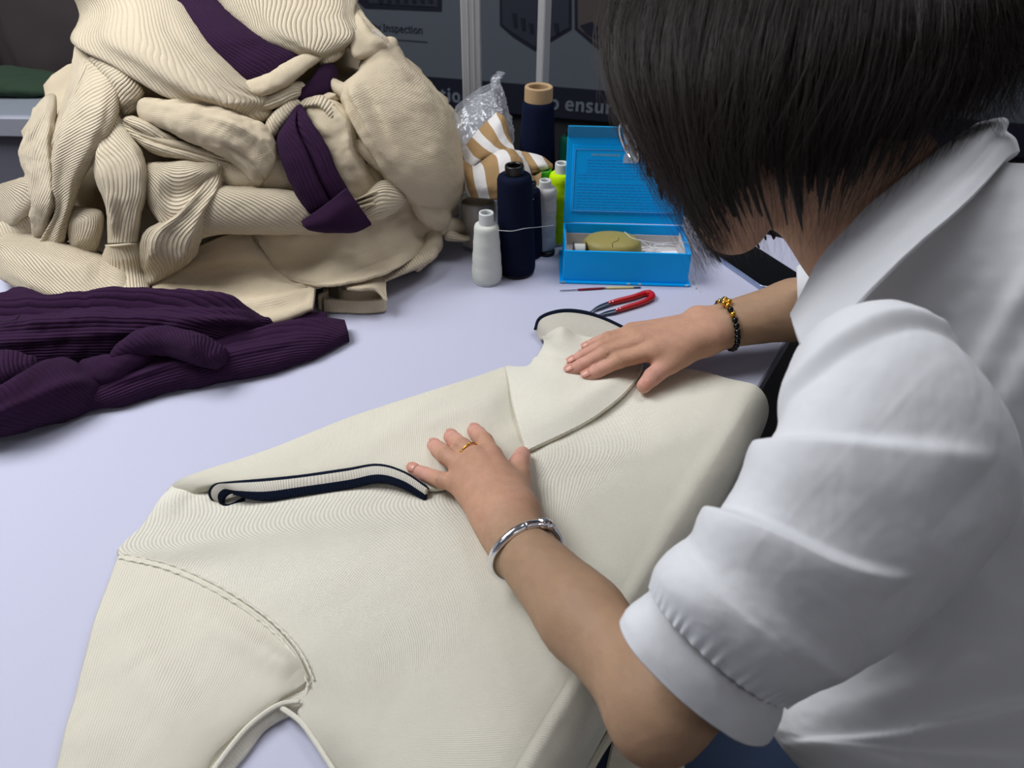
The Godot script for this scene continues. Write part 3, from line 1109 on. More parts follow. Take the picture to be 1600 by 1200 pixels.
	roll(f, "fold", [[196, 210, 192, 186, 0.06, 0.014], [240, 240, 232, 206, 0.062, 0.022], [290, 252, 300, 226, 0.06, 0.022], [340, 262, 356, 244, 0.056, 0.018], [384, 266, 388, 252, 0.05, 0.01]], rib, {"folds": [[80, 14, -0.006, 0.1, 0.9]]})
	roll(f, "fold", [[194, 190, 210, 182, 0.07, 0.010], [214, 204, 230, 190, 0.075, 0.014], [246, 222, 262, 208, 0.07, 0.012], [270, 234, 282, 222, 0.06, 0.008]], rib)
	roll(f, "body", [[330, 290, 350, 230, 0.04, 0.03], [380, 300, 400, 240, 0.045, 0.03], [430, 300, 440, 230, 0.045, 0.03], [470, 300, 470, 230, 0.04, 0.03]], soft)

	# top right drape with the crown behind the purple sleeve
	var g := garment("ribbed cream sweater over the heap's top right, its rolled end drooping toward the poster", 540, 470)
	roll(g, "body", [[290, -70, 520, -90, 0.04, 0.07], [330, -10, 560, -20, 0.055, 0.06], [390, 50, 556, 20, 0.06, 0.05], [440, 78, 566, 46, 0.058, 0.042], [478, 92, 560, 62, 0.05, 0.034], [498, 96, 540, 78, 0.045, 0.02]], rib, {"turn": -6.0, "folds": [[110, 22, 0.008, 0.2, 0.9], [60, 22, 0.008, 0.1, 0.9]]}, 80, 80)
	roll(g, "body", [[520, 20, 556, 0, 0.05, 0.03], [540, 56, 572, 26, 0.055, 0.034], [552, 90, 594, 48, 0.055, 0.034], [572, 94, 608, 62, 0.05, 0.028], [590, 92, 610, 76, 0.045, 0.014]], soft, {"folds": [[70, 20, 0.006, 0.1, 1.0]], "noise": 0.004})
	roll(g, "neckband", [[378, 148, 362, 130, 0.07, 0.012], [410, 150, 396, 122, 0.075, 0.018], [440, 138, 424, 112, 0.075, 0.02], [470, 118, 452, 94, 0.07, 0.02], [498, 96, 486, 76, 0.062, 0.016], [512, 84, 504, 70, 0.055, 0.010]], soft, {"turn": 90.0})
	roll(g, "fold", [[404, 176, 392, 152, 0.06, 0.014], [440, 166, 424, 142, 0.062, 0.016], [466, 152, 452, 128, 0.06, 0.014], [476, 142, 468, 128, 0.055, 0.008]], rib)
	var tag := Mb.new()
	tag.box(mp(589, 54, 0.075), Vector3(0.016, 0.006, 0.003), Basis(Vector3(0, 0, 1), -0.7))
	wpart("loose_label", tag, mat("white_paper", Color(0.9, 0.9, 0.9), 0.7), g, "small blank white label")

	# the big smooth body on the right
	var h := garment("smooth cream sweater bulging at the right side of the heap beside the striped fabric", 680, 400)
	roll(h, "body", [[560, 110, 622, 70, 0.03, 0.05], [530, 140, 650, 112, 0.035, 0.07], [540, 180, 684, 150, 0.03, 0.085], [560, 220, 712, 200, 0.025, 0.09], [584, 258, 724, 256, 0.02, 0.09], [606, 292, 722, 304, 0.02, 0.075], [640, 318, 704, 330, 0.02, 0.05]], soft, {"turn": 78.0, "folds": [[125, 14, 0.010, 0.1, 0.7], [152, 12, 0.010, 0.2, 0.8, -20.0], [105, 10, -0.007, 0.15, 0.6, 20.0], [70, 22, 0.006, 0.4, 0.9]], "noise": 0.006, "freq": 9.0}, 90, 100)
	roll(h, "fold", [[526, 148, 520, 120, 0.045, 0.02], [550, 166, 560, 140, 0.06, 0.024], [590, 190, 602, 152, 0.06, 0.024], [612, 226, 632, 166, 0.052, 0.022], [624, 258, 652, 206, 0.045, 0.018], [636, 280, 664, 250, 0.035, 0.012]], soft, {"turn": 60.0})
	roll(h, "hem", [[668, 370, 690, 332, 0.01, 0.03], [700, 372, 712, 340, 0.01, 0.03], [728, 366, 732, 346, 0.01, 0.02]], soft, {"cap1": "open"})
	roll(h, "hem", [[700, 376, 706, 360, 0.03, 0.014], [722, 378, 722, 366, 0.03, 0.014], [734, 376, 734, 368, 0.03, 0.010]], rib, {"cap1": "open"}, 30, 30)

	# tangle of folds beside the purple sleeve
	var i2 := garment("cream sweater crumpled small between the hanging purple sleeve and the smooth bulging one", 540, 480)
	roll(i2, "body", [[470, 168, 508, 146, 0.045, 0.02], [482, 190, 540, 166, 0.05, 0.03], [498, 226, 556, 190, 0.05, 0.032], [512, 270, 560, 230, 0.045, 0.032], [528, 310, 580, 270, 0.04, 0.03], [540, 340, 620, 310, 0.03, 0.03]], soft, {"turn": 20.0, "noise": 0.006, "folds": [[70, 16, 0.007, 0.0, 0.8]]})
	roll(i2, "fold", [[470, 170, 482, 152, 0.06, 0.010], [496, 168, 504, 150, 0.066, 0.014], [512, 186, 528, 170, 0.066, 0.014], [510, 206, 524, 196, 0.06, 0.010]], rib, {"turn": 90.0}, 40, 40)
	roll(i2, "fold", [[540, 226, 552, 206, 0.05, 0.014], [566, 246, 584, 224, 0.055, 0.018], [596, 272, 612, 246, 0.052, 0.018], [618, 290, 628, 272, 0.045, 0.010]], soft)
	roll(i2, "fold", [[500, 150, 510, 144, 0.05, 0.008], [512, 156, 524, 146, 0.055, 0.01], [524, 158, 528, 150, 0.05, 0.008]], soft, {}, 24, 24)
	roll(i2, "fold", [[420, 222, 412, 200, 0.06, 0.012], [438, 200, 424, 178, 0.066, 0.014], [458, 178, 446, 160, 0.066, 0.012], [468, 164, 460, 156, 0.06, 0.008]], rib, {"turn": 90.0}, 40, 40)

	# wide hem sweeping round the lower right
	var j := garment("cream sweater whose wide plain hem curves along the heap's lower right", 560, 470)
	drape(j, "body", [
		[[396, 340, 0.03], [450, 330, 0.035], [520, 300, 0.04], [560, 262, 0.045], [610, 250, 0.04], [650, 290, 0.02]],
		[[398, 360, 0.04], [455, 366, 0.055], [530, 340, 0.06], [590, 310, 0.055], [640, 300, 0.045], [674, 322, 0.02]],
		[[400, 372, 0.05], [462, 402, 0.06], [530, 390, 0.065], [600, 360, 0.06], [654, 336, 0.045], [676, 350, 0.02]],
		[[403, 376, 0.052], [445, 424, 0.062], [505, 436, 0.075], [590, 412, 0.07], [650, 374, 0.05], [670, 374, 0.025]],
		[[406, 372, 0.05], [440, 428, 0.06], [508, 446, 0.075], [592, 432, 0.07], [646, 402, 0.05], [672, 380, 0.02]]], soft,
		{"turn": 90.0, "folds": [[0.3, 0.35, 0.75, 0.2, 0.09, 0.010], [0.2, 0.75, 0.7, 0.85, 0.08, 0.014], [0.1, 0.6, 0.5, 0.7, 0.06, 0.012], [0.5, 0.45, 0.9, 0.6, 0.1, -0.006]]}, 90, 110, 0.005)
	roll(j, "hem", [[588, 446, 580, 420, 0.02, 0.02], [630, 430, 624, 404, 0.02, 0.024], [664, 414, 654, 384, 0.02, 0.024], [684, 400, 674, 372, 0.02, 0.020], [686, 380, 676, 362, 0.02, 0.012]], rib, {"turn": 80.0})
	roll(j, "fold", [[660, 420, 650, 380, 0.0, 0.03], [690, 390, 676, 340, 0.0, 0.035], [690, 360, 676, 310, 0.0, 0.03]], soft)

	# lowest layer in front
	var k := garment("cream sweater flat at the heap's foot, its folded end curling open on the table", 430, 500)
	drape(k, "body", [
		[[228, 430, 0.03], [300, 392, 0.035], [370, 366, 0.03], [430, 380, 0.03], [520, 420, 0.03]],
		[[236, 444, 0.045], [310, 412, 0.05], [390, 396, 0.05], [450, 418, 0.05], [520, 440, 0.045]],
		[[250, 460, 0.05], [320, 440, 0.055], [390, 430, 0.06], [440, 440, 0.06], [494, 450, 0.055]],
		[[300, 480, 0.03], [350, 474, 0.045], [410, 464, 0.06], [450, 456, 0.06], [492, 448, 0.055]],
		[[350, 500, 0.01], [385, 500, 0.02], [425, 500, 0.03], [460, 490, 0.03], [488, 480, 0.03]],
		[[360, 512, 0.0], [390, 510, 0.0], [422, 506, 0.01], [458, 496, 0.01], [486, 484, 0.01]]], soft, {"turn": 90.0, "folds": [[0.5, 0.1, 0.55, 0.9, 0.06, 0.008], [0.3, 0.1, 0.35, 0.8, 0.06, 0.008], [0.7, 0.2, 0.7, 0.9, 0.05, 0.006]]}, 80, 90, 0.005)
	# curled layers of its open end: bands standing on the table
	for s in [
		[[[500, 486], [512, 478], [508, 468], [514, 460], [526, 466], [534, 470]], 0.022],
		[[[546, 452], [538, 464], [532, 474], [540, 482], [560, 482], [580, 480], [598, 478]], 0.026],
		[[[598, 480], [600, 487], [570, 490], [540, 489], [508, 488]], 0.018],
		[[[540, 446], [552, 456], [572, 462], [582, 456], [582, 440]], 0.034]]:
		var ctrl := []
		for hh in [0.002, s[1] * 0.5, s[1]]:
			var r := []
			for q in s[0]:
				r.append(tp(q[0], q[1], 0.002) + Vector3(0, hh, -hh * 0.35))
			ctrl.append(r)
		var mb := Mb.new()
		sheet(mb, ctrl, 10, 60, 0.005, {"flip": true})
		wpart("hem", mb, soft, k)
	drape(k, "hem", [
		[[536, 440, 0.055], [556, 436, 0.055], [582, 430, 0.05], [600, 432, 0.03]],
		[[540, 446, 0.058], [560, 445, 0.058], [584, 442, 0.05], [602, 456, 0.03]],
		[[544, 452, 0.058], [562, 453, 0.058], [586, 452, 0.05], [604, 470, 0.02]]], soft, {"noise": 0.001}, 24, 40, 0.005)
	roll(k, "fold", [[236, 452, 232, 430, 0.03, 0.012], [256, 460, 262, 440, 0.03, 0.014], [270, 450, 272, 434, 0.03, 0.010]], soft, {"cap1": "open"}, 30, 30)

	# far left
	var l := garment("ribbed cream sweater at the heap's left end, its sleeve cut by the picture's edge", 20, 470)
	roll(l, "sleeve", [[-60, 384, -50, 290, 0.03, 0.045], [-10, 362, -10, 290, 0.04, 0.042], [24, 350, 20, 282, 0.045, 0.038], [54, 326, 46, 274, 0.045, 0.03], [62, 300, 56, 280, 0.04, 0.014]], rib, {"turn": 22.0})
	roll(l, "body", [[6, 440, 18, 360, 0.02, 0.05], [60, 470, 70, 370, 0.03, 0.055], [110, 486, 120, 384, 0.035, 0.055], [170, 486, 170, 400, 0.03, 0.045]], rib, {"turn": 24.0, "folds": [[80, 20, 0.008, 0.1, 0.9], [120, 16, 0.006, 0.0, 0.9]]})
	roll(l, "fold", [[-20, 404, -10, 330, 0.0, 0.04], [40, 392, 44, 318, 0.0, 0.045], [96, 380, 100, 316, 0.0, 0.04]], rib, {"turn": 50.0})
	roll(l, "fold", [[60, 392, 66, 352, 0.035, 0.02], [90, 410, 92, 372, 0.04, 0.024], [118, 420, 118, 396, 0.035, 0.014]], rib, {"turn": 70.0})

	# purple garments caught in the heap
	var p := thing("heaped_sweater", "dark purple ribbed sweater tucked under the crown of the heap, showing a broad dark band", "sweater", tp(380, 470), "purple sweaters in the heap")
	roll(p, "body", [[230, -50, 310, -70, 0.05, 0.035], [262, 0, 330, -14, 0.055, 0.035], [306, 62, 386, 40, 0.06, 0.034], [352, 112, 434, 62, 0.06, 0.030], [392, 134, 462, 74, 0.058, 0.026], [436, 122, 474, 86, 0.055, 0.016]], M.purple_rib, {"noise": 0.003})
	roll(p, "fold", [[452, 152, 480, 132, 0.05, 0.014], [474, 160, 500, 104, 0.052, 0.018], [510, 148, 518, 98, 0.05, 0.014], [522, 132, 524, 104, 0.045, 0.008]], M.purple_fine)
	var q := thing("heaped_sweater", "dark purple sweater sleeve hanging down the middle of the heap with its cuff turned back", "sweater", tp(500, 470), "purple sweaters in the heap")
	roll(q, "sleeve", [[452, 180, 472, 166, 0.07, 0.010], [434, 214, 488, 192, 0.08, 0.018], [440, 252, 514, 234, 0.086, 0.022], [458, 296, 530, 272, 0.088, 0.022], [474, 330, 546, 302, 0.086, 0.02], [478, 346, 552, 318, 0.08, 0.016]], M.purple_rib, {"noise": 0.002, "folds": [[78, 10, -0.012, 0.0, 1.0], [40, 20, 0.004, 0.0, 1.0]]}, 80, 80)
	drape(q, "turned_cuff", [
		[[474, 346, 0.10], [496, 332, 0.112], [520, 314, 0.114], [541, 297, 0.104]],
		[[478, 354, 0.106], [508, 346, 0.122], [534, 328, 0.122], [556, 318, 0.108]],
		[[490, 358, 0.10], [520, 358, 0.116], [550, 350, 0.116], [570, 338, 0.102]],
		[[508, 361, 0.09], [534, 361, 0.10], [556, 360, 0.10], [578, 350, 0.09]]], M.purple_fine, {"noise": 0.001}, 30, 40, 0.006)

# ---------- the purple sweater lying alone in front of the heap ----------
func proll(t: Node3D, called: String, st: Array, m: Material, o := {}, nu := 70, nv := 64):   # [x, y, h, x, y, h, thickness]
	var s := []
	for q in st:
		var l := tp(q[0], q[1], q[2])
		var r := tp(q[3], q[4], q[5])
		var up := Vector3.UP
		var ax := (r - l).normalized()
		up = (up - ax * up.dot(ax)).normalized()
		s.append([l, r, up * q[6]])
	var mb := Mb.new()
	if not o.has("noise"):
		o["noise"] = 0.004
	o["flip"] = true
	loft(mb, s, nu, nv, o)
	wpart(called, mb, m, t)

func build_purple_front():
	var t := thing("sweater", "dark purple ribbed sweater lying rumpled on the table in front of the heap", "sweater", tp(230, 570))
	var pr: Material = M.purple_rib
	var pf: Material = M.purple_fine
	proll(t, "body", [[-60, 590, 0.03, -60, 500, 0.04, 0.035], [0, 580, 0.03, -6, 490, 0.045, 0.04], [90, 570, 0.032, 60, 486, 0.05, 0.04], [190, 560, 0.03, 170, 480, 0.05, 0.042], [290, 556, 0.028, 290, 480, 0.045, 0.04], [370, 540, 0.024, 380, 486, 0.04, 0.034], [412, 524, 0.02, 420, 500, 0.03, 0.02]], pr, {"folds": [[60, 20, 0.012, 0.0, 0.9], [100, 18, 0.014, 0.2, 0.95, 20.0], [130, 16, 0.008, 0.1, 0.8], [80, 10, -0.008, 0.1, 0.9]], "noise": 0.006}, 100, 90)
	proll(t, "body", [[-40, 520, 0.04, -30, 470, 0.05, 0.02], [10, 500, 0.045, 6, 468, 0.055, 0.024], [46, 494, 0.05, 44, 462, 0.055, 0.024], [86, 500, 0.05, 100, 480, 0.055, 0.018], [130, 510, 0.045, 140, 492, 0.05, 0.012]], pf)
	proll(t, "sleeve", [[120, 640, 0.012, 150, 590, 0.018, 0.014], [190, 628, 0.012, 200, 570, 0.02, 0.018], [270, 606, 0.012, 280, 546, 0.022, 0.02], [350, 592, 0.012, 350, 530, 0.022, 0.021], [430, 576, 0.011, 430, 512, 0.02, 0.019], [500, 552, 0.010, 496, 500, 0.018, 0.016], [546, 530, 0.008, 538, 502, 0.014, 0.011]], pr, {"cap1": "open", "folds": [[70, 18, 0.007, 0.2, 0.9], [110, 16, 0.006, 0.1, 0.8]]}, 90, 70)
	proll(t, "sleeve", [[420, 528, 0.012, 420, 504, 0.018, 0.012], [460, 520, 0.012, 470, 494, 0.018, 0.014], [512, 508, 0.010, 510, 489, 0.014, 0.010]], pf, {"cap1": "open"}, 40, 40)
	proll(t, "fold", [[178, 566, 0.05, 196, 536, 0.055, 0.012], [214, 548, 0.058, 226, 520, 0.06, 0.016], [256, 546, 0.06, 262, 518, 0.058, 0.018], [300, 558, 0.056, 320, 530, 0.052, 0.018], [326, 568, 0.045, 352, 548, 0.04, 0.012]], pr, {"turn": 60.0})
	proll(t, "fold", [[150, 604, 0.028, 130, 568, 0.04, 0.016], [186, 594, 0.032, 190, 556, 0.045, 0.018], [226, 574, 0.034, 236, 546, 0.042, 0.014]], pf)
	proll(t, "cuff", [[-70, 690, 0.01, -50, 620, 0.05, 0.035], [-10, 684, 0.012, 0, 610, 0.055, 0.036], [46, 670, 0.014, 44, 584, 0.058, 0.036], [100, 652, 0.014, 76, 568, 0.05, 0.032], [140, 636, 0.012, 108, 566, 0.04, 0.028], [164, 620, 0.010, 138, 584, 0.03, 0.022]], pr, {"turn": 62.0, "cap1": "open", "noise": 0.003, "folds": [[110, 18, 0.006, 0.2, 0.9]]})
	proll(t, "fold", [[-40, 620, 0.05, -30, 560, 0.055, 0.02], [10, 606, 0.05, 20, 556, 0.055, 0.02], [40, 590, 0.05, 50, 562, 0.05, 0.014]], pr, {"turn": 80.0})
	var th := Mb.new()
	tube(th, [tp(-6, 497, 0.085), tp(8, 502, 0.085), tp(22, 500, 0.084), tp(30, 492, 0.08)], [0.0005, 0.0005], 5)
	wpart("loose_thread", th, mat("dark_thread", Color(0.05, 0.05, 0.07), 0.8), t)
# ---------- the woman at the table ----------
var person: Node3D
const HZ := 0.66                         # depth of the middle of her head
func hd(f, u, l) -> Vector3:             # head axes: f to the face, u to the crown, l towards her left ear
	var c := dp(1196, 149, HZ)
	return c + cam_basis * Vector3(-0.945 * f - 0.326 * u, -0.326 * f + 0.945 * u, l)

func build_person():
	var t := thing("person", "person in a white shirt and jeans leaning over the table from the right, dark bobbed hair hid the face, both hands on the sweater", "person", Vector3(0.40, 0.0, -0.6))
	t.set_meta("label", "person with dark bobbed hair in a white blouse and jeans, bending over the sweater")
	person = t
	var s0 := Color(0.40, 0.25, 0.152)          # arm
	var s1 := Color(0.56, 0.315, 0.205)         # hand
	var s2 := Color(0.62, 0.325, 0.245)         # fingertips
	var s3 := Color(0.50, 0.275, 0.175)         # knuckles
	var mb := Mb.new()
	# left hand (nearest): wrist, palm, four fingers and the thumb
	var lw := tp(806, 822, 0.046)
	var lm := [tp(716, 757, 0.034), tp(722, 730, 0.041), tp(742, 716, 0.045), tp(768, 714, 0.044)]   # knuckles: little, ring, middle, index
	var L := []
	for k in 4:
		var w: Vector3 = lw + (lm[k] - lw) * 0.12 + (lm[k] - (lm[0] + lm[3]) * 0.5) * 0.45
		L.append([w, lm[k], 0.0185, 0.0125 if k > 0 else 0.0115, 0.014, s1, s3])
	L.append([tp(786, 800, 0.040), tp(748, 742, 0.036), 0.019, 0.016, 0.02, s1])
	var lf := [
		[lm[0], tp(690, 750, 0.031), tp(664, 741, 0.024), tp(646, 734, 0.021)],
		[lm[1], tp(697, 712, 0.041), tp(684, 701, 0.030), tp(678, 696, 0.024)],
		[lm[2], tp(723, 699, 0.045), tp(710, 688, 0.034), tp(704, 682, 0.026)],
		[lm[3], tp(756, 690, 0.044), tp(747, 679, 0.034), tp(741, 673, 0.026)]]
	for k in 4:
		var q: Array = lf[k]
		var r: float = [0.0086, 0.0096, 0.0100, 0.0102][k]
		L.append([q[0], q[1], r * 1.16, r * 1.04, 0.005, s1, s3])
		L.append([q[1], q[2], r * 1.05, r * 0.95, 0.003, s1, s2])
		L.append([q[2], q[3], r * 0.96, r * 0.86, 0.002, s2, s2])
	L.append([tp(804, 790, 0.038), tp(808, 744, 0.033), 0.020, 0.0135, 0.012, s1])
	L.append([tp(808, 744, 0.033), tp(812, 722, 0.027), 0.0128, 0.0112, 0.006, s1, s2])
	L.append([tp(812, 722, 0.027), tp(816, 710, 0.023), 0.0112, 0.0095, 0.003, s2, s2])
	# tendons over the back of the hand
	for k in 4:
		L.append([lw.lerp(lm[k], 0.45) + Vector3(0, 0.012, 0), lm[k] + Vector3(0, 0.006, 0), 0.006, 0.0075, 0.006, s1, s3])
	L.append([tp(800, 812, 0.047), tp(828, 866, 0.055), 0.0235, 0.026, 0.02, s1, s0])
	L.append([tp(776, 806, 0.042), tp(806, 862, 0.052), 0.0205, 0.024, 0.02, s1, s0])
	var lc := []
	for q in lf:
		lc.append([q[1], (q[1] - q[0]).normalized(), 0.010, 1.0])
		lc.append([q[2], (q[2] - q[1]).normalized(), 0.009, 0.7])
		lc.append([q[0] + Vector3(0, 0.006, 0), (q[1] - q[0]).normalized(), 0.012, 0.4])
	lc.append([tp(812, 722, 0.027), (tp(812, 722, 0.027) - tp(808, 744, 0.033)).normalized(), 0.011, 0.9])
	lc.append([tp(808, 824, 0.068), (lm[2] - lw).normalized(), 0.020, 0.4])
	flesh(mb, L, 0.0020, lc)
	# left forearm and elbow, the upper arm inside the sleeve
	var le := dp(1030, 1102, 0.555)
	var lsh := dp(1430, 640, 0.56)
	var lfw := tp(820, 862, 0.054)
	flesh(mb, [
		[lfw, lfw.lerp(le, 0.5), 0.0262, 0.0335, 0.02, s0],
		[lfw.lerp(le, 0.5), le, 0.0335, 0.0335, 0.02, s0],
		[tp(808, 854, 0.051), lfw.lerp(le, 0.35), 0.0215, 0.027, 0.02, s0],
		[le, dp(1018, 1140, 0.553), 0.031, 0.021, 0.02, s0, s3],
		[le, le.lerp(lsh, 0.35), 0.036, 0.041, 0.02, s0],
		[le.lerp(lsh, 0.35), le.lerp(lsh, 0.8), 0.041, 0.046, 0.02, s0]], 0.006)
	# right hand (far)
	var rw := tp(1108, 517, 0.055)
	var rm := [tp(986, 519, 0.043), tp(990, 526, 0.050), tp(1003, 535, 0.053), tp(1022, 549, 0.050)]
	var R := []
	for k in 4:
		var w: Vector3 = rw + (rm[k] - rw) * 0.10 + (rm[k] - (rm[0] + rm[3]) * 0.5) * 0.5
		R.append([w, rm[k], 0.0195, 0.0125, 0.014, s1, s3])
		R.append([rw.lerp(rm[k], 0.5) + Vector3(0, 0.012, 0), rm[k] + Vector3(0, 0.006, 0), 0.006, 0.0072, 0.006, s1, s3])
	var rf := [
		[rm[0], tp(950, 528, 0.044), tp(928, 537, 0.033), tp(916, 543, 0.027)],
		[rm[1], tp(941, 541, 0.046), tp(911, 556, 0.034), tp(894, 566, 0.026)],
		[rm[2], tp(944, 553, 0.048), tp(909, 571, 0.034), tp(891, 580, 0.026)],
		[rm[3], tp(966, 564, 0.045), tp(934, 580, 0.033), tp(917, 588, 0.026)]]
	for k in 4:
		var q: Array = rf[k]
		var r: float = [0.0082, 0.0090, 0.0096, 0.0094][k]
		R.append([q[0], q[1], r * 1.2, r * 1.06, 0.005, s1, s3])
		R.append([q[1], q[2], r * 1.06, r * 0.96, 0.003, s1, s2])
		R.append([q[2], q[3], r * 0.97, r * 0.86, 0.002, s2, s2])
	R.append([tp(1088, 534, 0.046), tp(1048, 566, 0.040), 0.022, 0.0145, 0.014, s1])
	R.append([tp(1048, 566, 0.040), tp(1020, 588, 0.030), 0.0135, 0.0118, 0.006, s1, s2])
	R.append([tp(1020, 588, 0.030), tp(1006, 603, 0.024), 0.0118, 0.0095, 0.003, s2, s2])
	R.append([tp(1060, 548, 0.046), tp(1030, 552, 0.046), 0.017, 0.014, 0.014, s1])
	R.append([tp(1104, 506, 0.056), tp(1134, 500, 0.060), 0.0225, 0.0245, 0.02, s1, s0])
	R.append([tp(1106, 524, 0.050), tp(1136, 516, 0.056), 0.0215, 0.024, 0.02, s1, s0])
	var rc := []
	for q in rf:
		rc.append([q[1], (q[1] - q[0]).normalized(), 0.010, 1.0])
		rc.append([q[2], (q[2] - q[1]).normalized(), 0.009, 0.8])
		rc.append([q[0] + Vector3(0, 0.006, 0), (q[1] - q[0]).normalized(), 0.012, 0.4])
	rc.append([tp(1020, 588, 0.030), (tp(1020, 588, 0.030) - tp(1048, 566, 0.040)).normalized(), 0.012, 1.0])
	rc.append([tp(1048, 566, 0.046), (tp(1020, 588, 0.030) - tp(1048, 566, 0.040)).normalized(), 0.013, 0.7])
	R.append([tp(1086, 492, 0.066), tp(1090, 494, 0.066), 0.009, 0.009, 0.012, s1])
	flesh(mb, R, 0.0020, rc)
	flesh(mb, [
		[tp(1132, 500, 0.060), tp(1240, 478, 0.072), 0.0245, 0.036, 0.02, s0],
		[tp(1134, 516, 0.056), tp(1240, 492, 0.066), 0.024, 0.034, 0.02, s0],
		[tp(1240, 484, 0.07), tp(1360, 470, 0.09), 0.036, 0.04, 0.02, s0],
		[tp(1360, 470, 0.09), dp(1440, 300, 0.9), 0.04, 0.045, 0.02, s0]], 0.006)
	# head and neck
	var f0 := Color(0.50, 0.29, 0.19)
	var f1 := Color(0.54, 0.27, 0.19)
	flesh(mb, [
		[hd(-0.035, 0.035, 0.012), hd(0.03, 0.04, 0.012), 0.078, 0.068, 0.02, f0],
		[hd(-0.035, 0.035, -0.012), hd(0.03, 0.04, -0.012), 0.078, 0.068, 0.02, f0],
		[hd(0.04, 0.0, 0.03), hd(0.045, -0.05, 0.026), 0.042, 0.034, 0.03, f0],
		[hd(0.04, 0.0, -0.03), hd(0.045, -0.05, -0.026), 0.042, 0.034, 0.03, f0],
		[hd(0.045, -0.06, 0.0), hd(0.062, -0.094, 0.0), 0.036, 0.020, 0.03, f0],
		[hd(0.0, -0.058, 0.046), hd(0.06, -0.094, 0.012), 0.020, 0.017, 0.03, f0],
		[hd(0.0, -0.058, -0.046), hd(0.06, -0.094, -0.012), 0.020, 0.017, 0.03, f0],
		[hd(0.082, 0.012, 0.0), hd(0.104, -0.022, 0.0), 0.009, 0.011, 0.01, f1],
		[hd(0.094, -0.026, 0.010), hd(0.094, -0.026, -0.010), 0.008, 0.008, 0.008, f1],
		[hd(0.077, 0.022, 0.034), hd(0.084, 0.024, 0.010), 0.009, 0.008, 0.012, f0],
		[hd(0.077, 0.022, -0.034), hd(0.084, 0.024, -0.010), 0.009, 0.008, 0.012, f0],
		[hd(0.084, -0.054, 0.014), hd(0.088, -0.052, -0.0), 0.006, 0.007, 0.008, Color(0.5, 0.2, 0.17)],
		[hd(0.088, -0.052, 0.0), hd(0.084, -0.054, -0.014), 0.007, 0.006, 0.008, Color(0.5, 0.2, 0.17)],
		[hd(0.082, -0.066, 0.012), hd(0.082, -0.066, -0.012), 0.007, 0.007, 0.006, Color(0.5, 0.2, 0.17)],
		[hd(-0.012, 0.015, 0.079), hd(-0.004, -0.03, 0.076), 0.012, 0.009, 0.008, f1],
		[hd(-0.012, 0.015, -0.079), hd(-0.004, -0.03, -0.076), 0.012, 0.009, 0.008, f1],
		[hd(-0.045, -0.02, 0.0), dp(1372, 330, 0.69), 0.057, 0.058, 0.035, f0],
		[hd(-0.01, -0.05, 0.0), dp(1345, 375, 0.69), 0.045, 0.052, 0.03, f0],
		[dp(1372, 330, 0.69), dp(1460, 420, 0.72), 0.06, 0.09, 0.03, f0]], 0.0055)
	wpart("body", mb, M.skin, t)
	# nails
	var nail := mat("nail", Color(0.80, 0.57, 0.49), 0.32)
	for q in [[tp(1006, 603, 0.024), tp(1020, 588, 0.030), 0.0110, Vector3(0.55, 0.75, 0.3)], [lf[0][3], lf[0][2], 0.0088, Vector3(-0.2, 1, 0.2)], [lf[1][3], lf[1][2], 0.0088, Vector3(-0.1, 0.7, -0.6)], [lf[2][3], lf[2][2], 0.0094, Vector3(0, 0.7, -0.7)], [lf[3][3], lf[3][2], 0.0094, Vector3(0, 0.7, -0.7)],
			[rf[0][3], rf[0][2], 0.0080, Vector3(-0.3, 1, 0.1)], [rf[1][3], rf[1][2], 0.0088, Vector3(-0.3, 1, 0.1)], [rf[2][3], rf[2][2], 0.0094, Vector3(-0.3, 1, 0.1)], [rf[3][3], rf[3][2], 0.0094, Vector3(-0.3, 1, 0.2)]]:
		var ax: Vector3 = (q[0] - q[1]).normalized()
		var up: Vector3 = q[3]
		up = (up - ax * up.dot(ax)).normalized()
		var sd := ax.cross(up)
		var nm := Mb.new()
		var rr := []
		var tt := []
		for i in 7:
			var row := PackedVector3Array()
			var ur := PackedVector2Array()
			for j in 9:
				var a := (j / 8.0 - 0.5) * 1.45
				var e := lerpf(-0.75, 0.62, i / 6.0)
				var sh := 1.0 if i < 5 else (0.85 if i == 5 else 0.5)
				row.append(q[0] + ax * q[2] * e + (up * cos(a * sh) + sd * sin(a * sh)) * q[2] * (1.0 + 0.02 - (0.10 if i == 0 else 0.0)) * (sqrt(maxf(0.0, 1.0 - e * e * 0.5)) if e > 0.0 else 1.0))
				ur.append(Vector2(i, j))
			rr.append(row)
			tt.append(ur)
		nm.rows(rr, tt)
		wpart("fingernail", nm, nail, t)
	build_clothes(t)
	build_hair(t)

func cs(lx, ly, rx, ry, z, thick, dz = 0.0) -> Array:      # a station at a depth; dz: the right side deeper
	var l := dp(lx, ly, z - dz)
	var r := dp(rx, ry, z + dz)
	return [l, r, (eye - (l + r) * 0.5).normalized() * thick]

